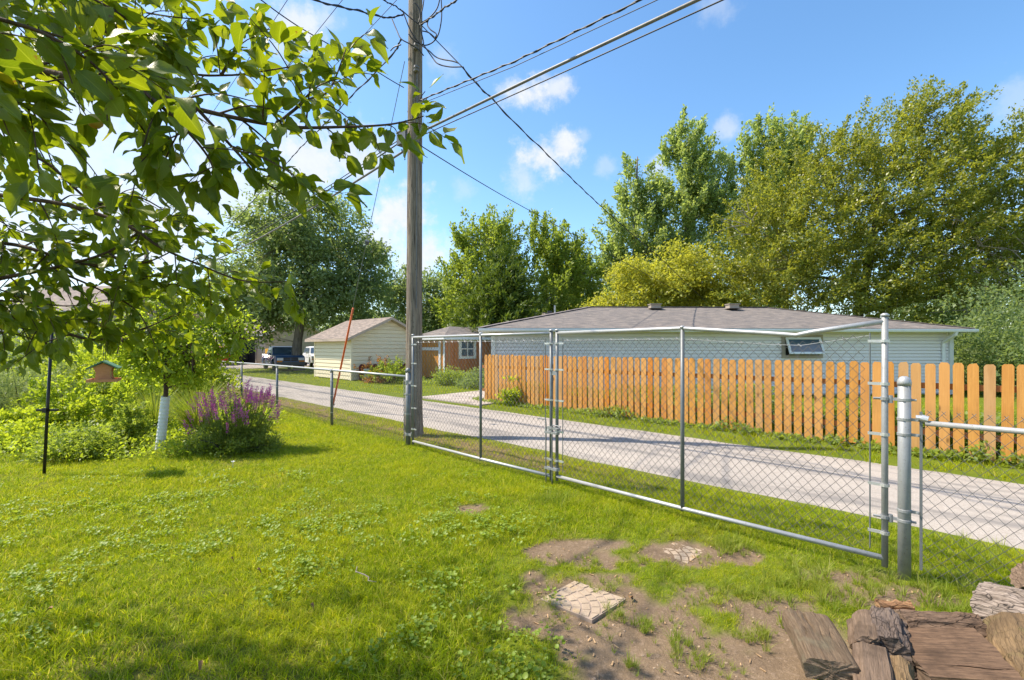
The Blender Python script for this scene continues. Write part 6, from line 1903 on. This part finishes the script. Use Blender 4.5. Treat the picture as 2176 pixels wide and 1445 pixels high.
M['yellow_cargo'] = plain('yellow_cargo', (.6, .33, .03), .5)
tag(mb.build('toolbox', M['yellow_cargo']), 'yellow boxes loaded in the bed of the blue pickup', 'cargo')
vehicle('parked_car', 'white car parked behind the tree trunk, half hidden by the cream shed', 'car', at_px(664, 39.5) + Vector((.5, 0, 0)), R(-58), M['white_paint_car'], 'suv')
vehicle('parked_car', 'red car parked before the far open garage, mostly behind leaves', 'car', at_px(476, 42.5), R(-75), M['red_paint'], 'suv')
vehicle('parked_car', 'dark grey car standing inside the mouth of the far open garage', 'car', fc + ad * 6.3 - an * .4, R(-112), M['black_paint'], 'suv')

# ================================================================ small things on the lawn
M['dead_leaf'] = plain('dead_leaf', (.24, .13, .055), .7, var=.45, scale=30)
dl = [((545, 1219), 'curled brown leaf lying on the lawn, larger of the two in the middle'), ((490, 1194), 'small tan leaf lying on the clover'), ((660, 1290), 'small orange brown leaf on the grass below the pale twig'),
      ((112, 1305), 'yellow tan leaf on the clover at the lower left'), ((430, 1418), 'small brown leaf in the shaded grass at the bottom'), ((1425, 1137), 'brown leaf lying against the far stepping stone'), ((1338, 1263), 'dark red leaf lying beside the near stepping stone')]
vs0, fs0, uv0 = LV[4]
for (pp, lab) in dl:
    c = G(*pp); a = rng.uniform(0, 6.28); s = rng.uniform(.03, .05)
    Rm = np.array(Matrix.Rotation(a, 3, 'Z') @ Matrix.Rotation(rng.uniform(-.4, .4), 3, 'X'))
    zb_ = .055 if pp[0] < 1000 else .012
    V = (vs0 * np.array([1.0, 1, 2.2])) @ Rm.T * s + np.array([c.x, c.y, float(ground_z(c.x, c.y)) + zb_])
    tag(link('fallen_leaf', np_mesh('fallen_leaf', V, fs0, M['dead_leaf'], True)), lab, 'leaf', 'fallen leaves on the lawn')
mb = MB()
q = [G(756, 1233), G(775, 1240), G(784, 1246), G(782, 1253), G(800, 1256)]
mb.tube([v + Vector((0, 0, .06)) for v in q], [.004, .004, .004, .003, .002], 6); mb.tube([q[0] + Vector((0, 0, .06)), q[0] + Vector((-.01, .06, .065))], .003, 5)
tag(mb.build('twig', M['dead_twig'], None, True), 'pale dry twig lying on the grass in the middle of the lawn', 'twig')
mb = MB()
c = G(495, 994)
for k in range(5):
    a = k * 1.256; mb.add([c + Vector((0, 0, .07)), c + Vector((math.cos(a) * .02, math.sin(a) * .02, .085)), c + Vector((math.cos(a + .5) * .028, math.sin(a + .5) * .028, .09)), c + Vector((math.cos(a + 1) * .02, math.sin(a + 1) * .02, .085))], [(0, 1, 2, 3)])
mb.tube([c, c + Vector((0, 0, .075))], .002, 4)
tag(mb.build('wild_flower', M['white']), 'single small white flower on the lawn near the purple bush', 'flower')
mb = MB()
for k in range(90):
    while True:
        x, y = rng.uniform(.0, 2.6), rng.uniform(2.1, 4.2)
        if float(dirt_mask(x, y)) > .6: break
    s = rng.uniform(.004, .012); z = float(ground_z(x, y)) - .012
    mb.lathe([(s * .5, -s * .3), (s, .1 * s), (s * .6, s * .55)], (x, y, z), 6, Matrix.Rotation(rng.uniform(0, 3), 3, 'Z') @ Matrix.Diagonal((1, rng.uniform(.5, 1), 1)))
M['pebble'] = plain('pale_pebbles', (.30, .22, .155), .9, var=.5, scale=40)
o = mb.build('pebbles', M['pebble']); tag(o, 'scattered small pebbles and clods on the bare earth', 'pebbles', None, 'stuff')

mb = MB()
for k in range(420):
    x, y = rng.uniform(-.1, 2.9), rng.uniform(2.05, 4.3)
    if float(dirt_mask(x, y)) < .35: continue
    L = rng.uniform(.008, .035); a = rng.uniform(0, 3.14); w_ = rng.uniform(.0015, .005); z = float(ground_z(x, y)) - .004
    dx, dy = math.cos(a) * L / 2, math.sin(a) * L / 2; ex, ey = -math.sin(a) * w_, math.cos(a) * w_; tz = rng.uniform(0, .008)
    mb.add([(x - dx - ex, y - dy - ey, z), (x - dx + ex, y - dy + ey, z), (x + dx + ex * .5, y + dy + ey * .5, z + tz), (x + dx - ex * .5, y + dy - ey * .5, z + tz), (x - dx, y - dy, z - .006), (x + dx, y + dy, z + tz - .006)],
           [(0, 1, 2, 3), (1, 0, 4), (2, 1, 4, 5), (3, 2, 5), (0, 3, 5, 4)])
M['chip'] = plain('wood_chips', (.42, .27, .14), .8, var=.6, scale=25)
tag(mb.build('wood_chips', M['chip']), 'wood chips and dry litter strewn over the bare earth', 'litter', None, 'stuff')

# ================================================================ grass: tufts on points
def blade_mesh(name, n, h, spread, w, mat_, lean=.5, seg=3):
    Vv, Ff = [], []
    for j in range(n):
        a = rng.uniform(0, 6.28); l = h * rng.uniform(.55, 1.15); ln = lean * rng.uniform(.1, 1.0)
        rr = spread * math.sqrt(rng.random()); b0 = np.array([math.cos(a + rng.normal() * .6) * rr, math.sin(a + rng.normal() * .6) * rr, -.008])
        fa = rng.uniform(0, 6.28); sd = np.array([math.cos(fa), math.sin(fa), 0]) * w * rng.uniform(.7, 1.2)
        k0 = len(Vv)
        for q in range(seg + 1):
            t = q / seg
            p = b0 + np.array([math.cos(a) * ln * l * t ** 1.7, math.sin(a) * ln * l * t ** 1.7, l * (t - .35 * ln * t * t)])
            f = 1 - .88 * t
            Vv += [p - sd * f, p + sd * f]
            if q: Ff.append((k0 + 2 * q - 2, k0 + 2 * q - 1, k0 + 2 * q + 1, k0 + 2 * q))
    return np_mesh(name, np.array(Vv), np.array(Ff), M[mat_])
def clover_mesh(name, n, spread):
    Vv, Ff = [], []
    for j in range(n):
        a = rng.uniform(0, 6.28); rr = spread * math.sqrt(rng.random()); c = np.array([math.cos(a) * rr, math.sin(a) * rr, rng.uniform(.030, .058)])
        r_ = rng.uniform(.008, .014); k0 = len(Vv); tl = rng.normal(size=2) * .35
        for q in range(7):
            b_ = q / 7 * 6.28; d = r_ * (1 - .18 * (q == 0))
            Vv.append(c + np.array([math.cos(b_) * d, math.sin(b_) * d, (math.cos(b_) * tl[0] + math.sin(b_) * tl[1]) * d + .15 * d]))
        Vv.append(c - np.array([0, 0, .003]))
        for q in range(7): Ff.append((k0 + q, k0 + (q + 1) % 7, k0 + 7, k0 + 7))
    Ff = [f[:3] for f in Ff]
    return np_mesh(name, np.array(Vv), np.array(Ff), M['clover'])
def tuft_set(meshes, nm):
    c = bpy.data.collections.new(nm)
    for me in meshes:
        o = bpy.data.objects.new(me.name, me); c.objects.link(o)
    return c
SETS = {
    'lawn': tuft_set([blade_mesh('lawn_tuft', 13, .075, .055, .0031, 'grass', 1.35, 4) for _ in range(8)], 'lawn_tufts'),
    'coarse': tuft_set([blade_mesh('coarse_tuft', 22, .15, .03, .0030, 'grass_coarse', 1.15, 4) for _ in range(4)], 'coarse_tufts'),
    'dry': tuft_set([blade_mesh('dry_tuft', 11, .065, .05, .0018, 'grass_dry', 1.2) for _ in range(4)], 'dry_tufts'),
    'clover': tuft_set([clover_mesh('clover_tuft', 12, .07) for _ in range(4)], 'clover_tufts'),
    'far': tuft_set([blade_mesh('verge_tuft', 22, .10, .13, .0050, 'grass', .8, 2) for _ in range(5)], 'verge_tufts'),
}
def scatter(name, label, pts, scl, setname):
    n = len(pts)
    me = bpy.data.meshes.new(name)
    me.vertices.add(n); me.vertices.foreach_set('co', np.ascontiguousarray(pts, np.float32).ravel())
    a = me.attributes.new('scl', 'FLOAT', 'POINT'); a.data.foreach_set('value', np.ascontiguousarray(scl, np.float32))
    a = me.attributes.new('rot', 'FLOAT_VECTOR', 'POINT')
    rot = np.stack([rng.normal(size=n) * .10, rng.normal(size=n) * .10, rng.uniform(0, 6.28, n)], 1)
    a.data.foreach_set('vector', np.ascontiguousarray(rot, np.float32).ravel())
    a = me.attributes.new('pick', 'INT', 'POINT'); a.data.foreach_set('value', rng.integers(0, 100, n).astype(np.int32))
    o = link(name, me)
    ng = bpy.data.node_groups.new(name + '_nodes', 'GeometryNodeTree')
    ng.interface.new_socket('Geometry', in_out='INPUT', socket_type='NodeSocketGeometry'); ng.interface.new_socket('Geometry', in_out='OUTPUT', socket_type='NodeSocketGeometry')
    t = NT(ng)
    gi = t.n('NodeGroupInput'); go = t.n('NodeGroupOutput')
    ci = t.n('GeometryNodeCollectionInfo', {'Collection': SETS[setname], 'Separate Children': True, 'Reset Children': True})
    def attr(nm, typ):
        nd = ng.nodes.new('GeometryNodeInputNamedAttribute'); nd.data_type = typ; nd.inputs['Name'].default_value = nm; return nd.outputs['Attribute']
    ip = ng.nodes.new('GeometryNodeInstanceOnPoints')
    ng.links.new(gi.outputs[0], ip.inputs['Points']); ng.links.new(ci.outputs[0], ip.inputs['Instance'])
    ip.inputs['Pick Instance'].default_value = True
    ng.links.new(attr('pick', 'INT'), ip.inputs['Instance Index'])
    er = ng.nodes.new('FunctionNodeEulerToRotation'); ng.links.new(attr('rot', 'FLOAT_VECTOR'), er.inputs[0]); ng.links.new(er.outputs[0], ip.inputs['Rotation'])
    ng.links.new(attr('scl', 'FLOAT'), ip.inputs['Scale'])
    ng.links.new(ip.outputs[0], go.inputs[0])
    md = o.modifiers.new('scatter', 'NODES'); md.node_group = ng
    return tag(o, label, 'grass', None, 'stuff')

def sample(n, x0, x1, y0, y1, dens):
    """rejection sample with density function 0..1, only where the view could see"""
    x = rng.uniform(x0, x1, n); y = rng.uniform(y0, y1, n)
    k = (np.abs(x) < 1.34 * y + 1.6) & (rng.random(n) < dens(x, y))
    x, y = x[k], y[k]
    return np.stack([x, y, ground_z(x, y)], 1)
def pav(x, y):
    out = np.ones_like(x)
    for cs in ([G(1148, 1262), G(1258, 1308), G(1322, 1262), G(1222, 1224)], [G(1372, 1160), G(1462, 1190), G(1494, 1172), G(1412, 1137)]):
        c = sum(cs, Vector()) / 4; out *= (np.hypot(x - c.x, y - c.y) > .15)
    return out
edge_in = lambda x, y: np.clip((7.72 - (x + y) + .25 * (fbm(x, y, 2.3, 60) - .5)) / .12, 0, 1)
def lawn_d(x, y):
    d = np.hypot(x, y)
    return (1 - dirt_mask(x, y)) ** 1.2 * np.clip(1.5 / (d * .28), .12, 1) * edge_in(x, y) * (1 - .75 * bed_w(x, y)) * (1 - .8 * dry_mask(x, y)) * (.55 + .9 * fbm(x, y, 2.6, 70)).clip(0, 1) * pav(x, y)
p = sample(215000, -11, 5.4, 1.2, 12.5, lawn_d)
hs_ = .58 + .60 * fbm(p[:, 0], p[:, 1], .9, 71); hs_ *= 1 - .45 * np.clip(sum(np.exp(-(((p[:, 0] - c.x) / (rx * 1.5)) ** 2 + ((p[:, 1] - c.y) / (ry * 1.6)) ** 2)) for c, rx, ry in DIRTS), 0, 1)
scatter('lawn_grass', 'short bright green lawn grass in the yard', p, hs_ * rng.uniform(.7, 1.2, len(p)), 'lawn')
cl = lambda x, y: np.clip((fbm(x, y, 1.9, 80) - .40) * 3, 0, 1) * (1 - dirt_mask(x, y)) * np.clip((.9 - x) / .8, 0, 1) * np.clip((6.2 - y) / 1.2, 0, 1) * (x + y < 5.6) * .20
p = sample(28000, -6.5, 2, 1.3, 6.6, cl)
scatter('clover_patch', 'patches of round leaved clover spread through the lawn', p, rng.uniform(.7, 1.15, len(p)), 'clover')
# coarse crabgrass clumps over and round the bare earth, and unmown strips at fence feet
def coarse_d(x, y):
    n = fbm(x, y, 3.1, 90)
    a = np.clip((n - .52) * 7, 0, 1) * np.clip((x + .3) / .5, 0, 1) * (y < 4.9)
    foot = np.exp(-((x + y - 6.02) / .13) ** 2) * .8
    return np.clip(a * (.25 + .75 * (dirt_mask(x, y) < .6)) * .62 + foot * .5, 0, 1) * (x + y < 7.6) * pav(x, y)
p = sample(7500, -8, 4.4, 1.8, 12, coarse_d)
scatter('coarse_grass', 'coarse tufted crabgrass round the bare earth and along the fence foot', p, rng.uniform(.45, 1.05, len(p)), 'coarse')
# single clumps seen standing on the bare patch
cp = []
for (px, py, n, r, s) in ((1278, 1235, 12, .09, .55), (1310, 1287, 10, .07, .6), (1372, 1322, 13, .07, .6), (1465, 1390, 16, .09, .62), (1440, 1350, 9, .07, .6), (1612, 1345, 16, .10, .6), (1545, 1160, 22, .14, .95), (1175, 1060, 26, .2, .95), (1255, 1190, 10, .09, .5), (1360, 1190, 10, .12, .5), (1700, 1235, 40, .28, .95), (1610, 1270, 26, .2, .7), (1480, 1250, 12, .16, .5), (1890, 1230, 14, .12, .6), (1800, 1270, 16, .16, .7), (2010, 1290, 34, .2, .95), (2060, 1250, 30, .2, .9), (1175, 1290, 4, .03, .35), (1340, 1400, 6, .04, .55), (1920, 1180, 16, .10, .9), (2100, 1180, 30, .25, .9), (520, 950, 8, .2, .8)):
    c = G(px, py)
    for k in range(n): cp.append((c.x + rng.normal() * r * .6, c.y + rng.normal() * r * .6, s * rng.uniform(.7, 1.2)))
for k in range(900):
    x, y = rng.uniform(-.1, 2.9), rng.uniform(2.05, 4.4)
    if float(dirt_mask(x, y)) > .3 and float(vnoise(x, y, 5.0, 12)) > .45 and pav(np.array([x]), np.array([y]))[0] > 0: cp.append((x, y, rng.uniform(.18, .5)))
cp = np.array(cp)
scatter('grass_clumps', 'separate bright tufts of coarse grass standing on the bare earth', np.stack([cp[:, 0], cp[:, 1], ground_z(cp[:, 0], cp[:, 1])], 1), cp[:, 2] * .85, 'coarse')
p = sample(60000, -10, 5.2, 1.8, 13, lambda x, y: (dry_mask(x, y) * .8 + .13) * edge_in(x, y) * (1 - .85 * dirt_mask(x, y)) * (1 - bed_w(x, y)) * np.clip(2.2 / np.hypot(x, y), .2, 1) * pav(x, y))
scatter('dry_grass', 'straw coloured dry grass on the verge and in thin spots of the lawn', p, rng.uniform(.6, 1.2, len(p)), 'dry')
# verges and yards beyond the alley
def far_d(x, y):
    s = x + y; d = np.hypot(x, y)
    a = np.clip((s - 11.72 + .3 * (fbm(x, y, 2.0, 61) - .5)) / .15, 0, 1)
    drv = (np.abs(x + 1.2) + np.abs(y - 15.3) * .6 < 1.9) & (y < 17.2)
    drv |= (y - x > 56) & (y - x < 80) & (s < 20) & (s > 12.4)
    return a * np.clip(6.0 / d, .12, 1) * ~drv * (.5 + .5 * fbm(x, y, 1.2, 62))
p = sample(52000, -24, 14, 4.5, 38, far_d)
scatter('verge_grass', 'green verge grass beyond the alley along fences and sheds', p, (.75 + .5 * fbm(p[:, 0], p[:, 1], 1.0, 63)) * rng.uniform(.7, 1.2, len(p)), 'far')
p = sample(16000, -24, 4, 9, 34, lambda x, y: np.clip(edge_in(x, y) * (x + y > 1.5) * np.clip(6 / np.hypot(x, y), .15, 1) * (1 - .7 * bed_w(x, y)), 0, 1))
scatter('lawn_grass_far', 'lawn grass farther back beside the chain link fence', p, rng.uniform(.5, .9, len(p)), 'far')
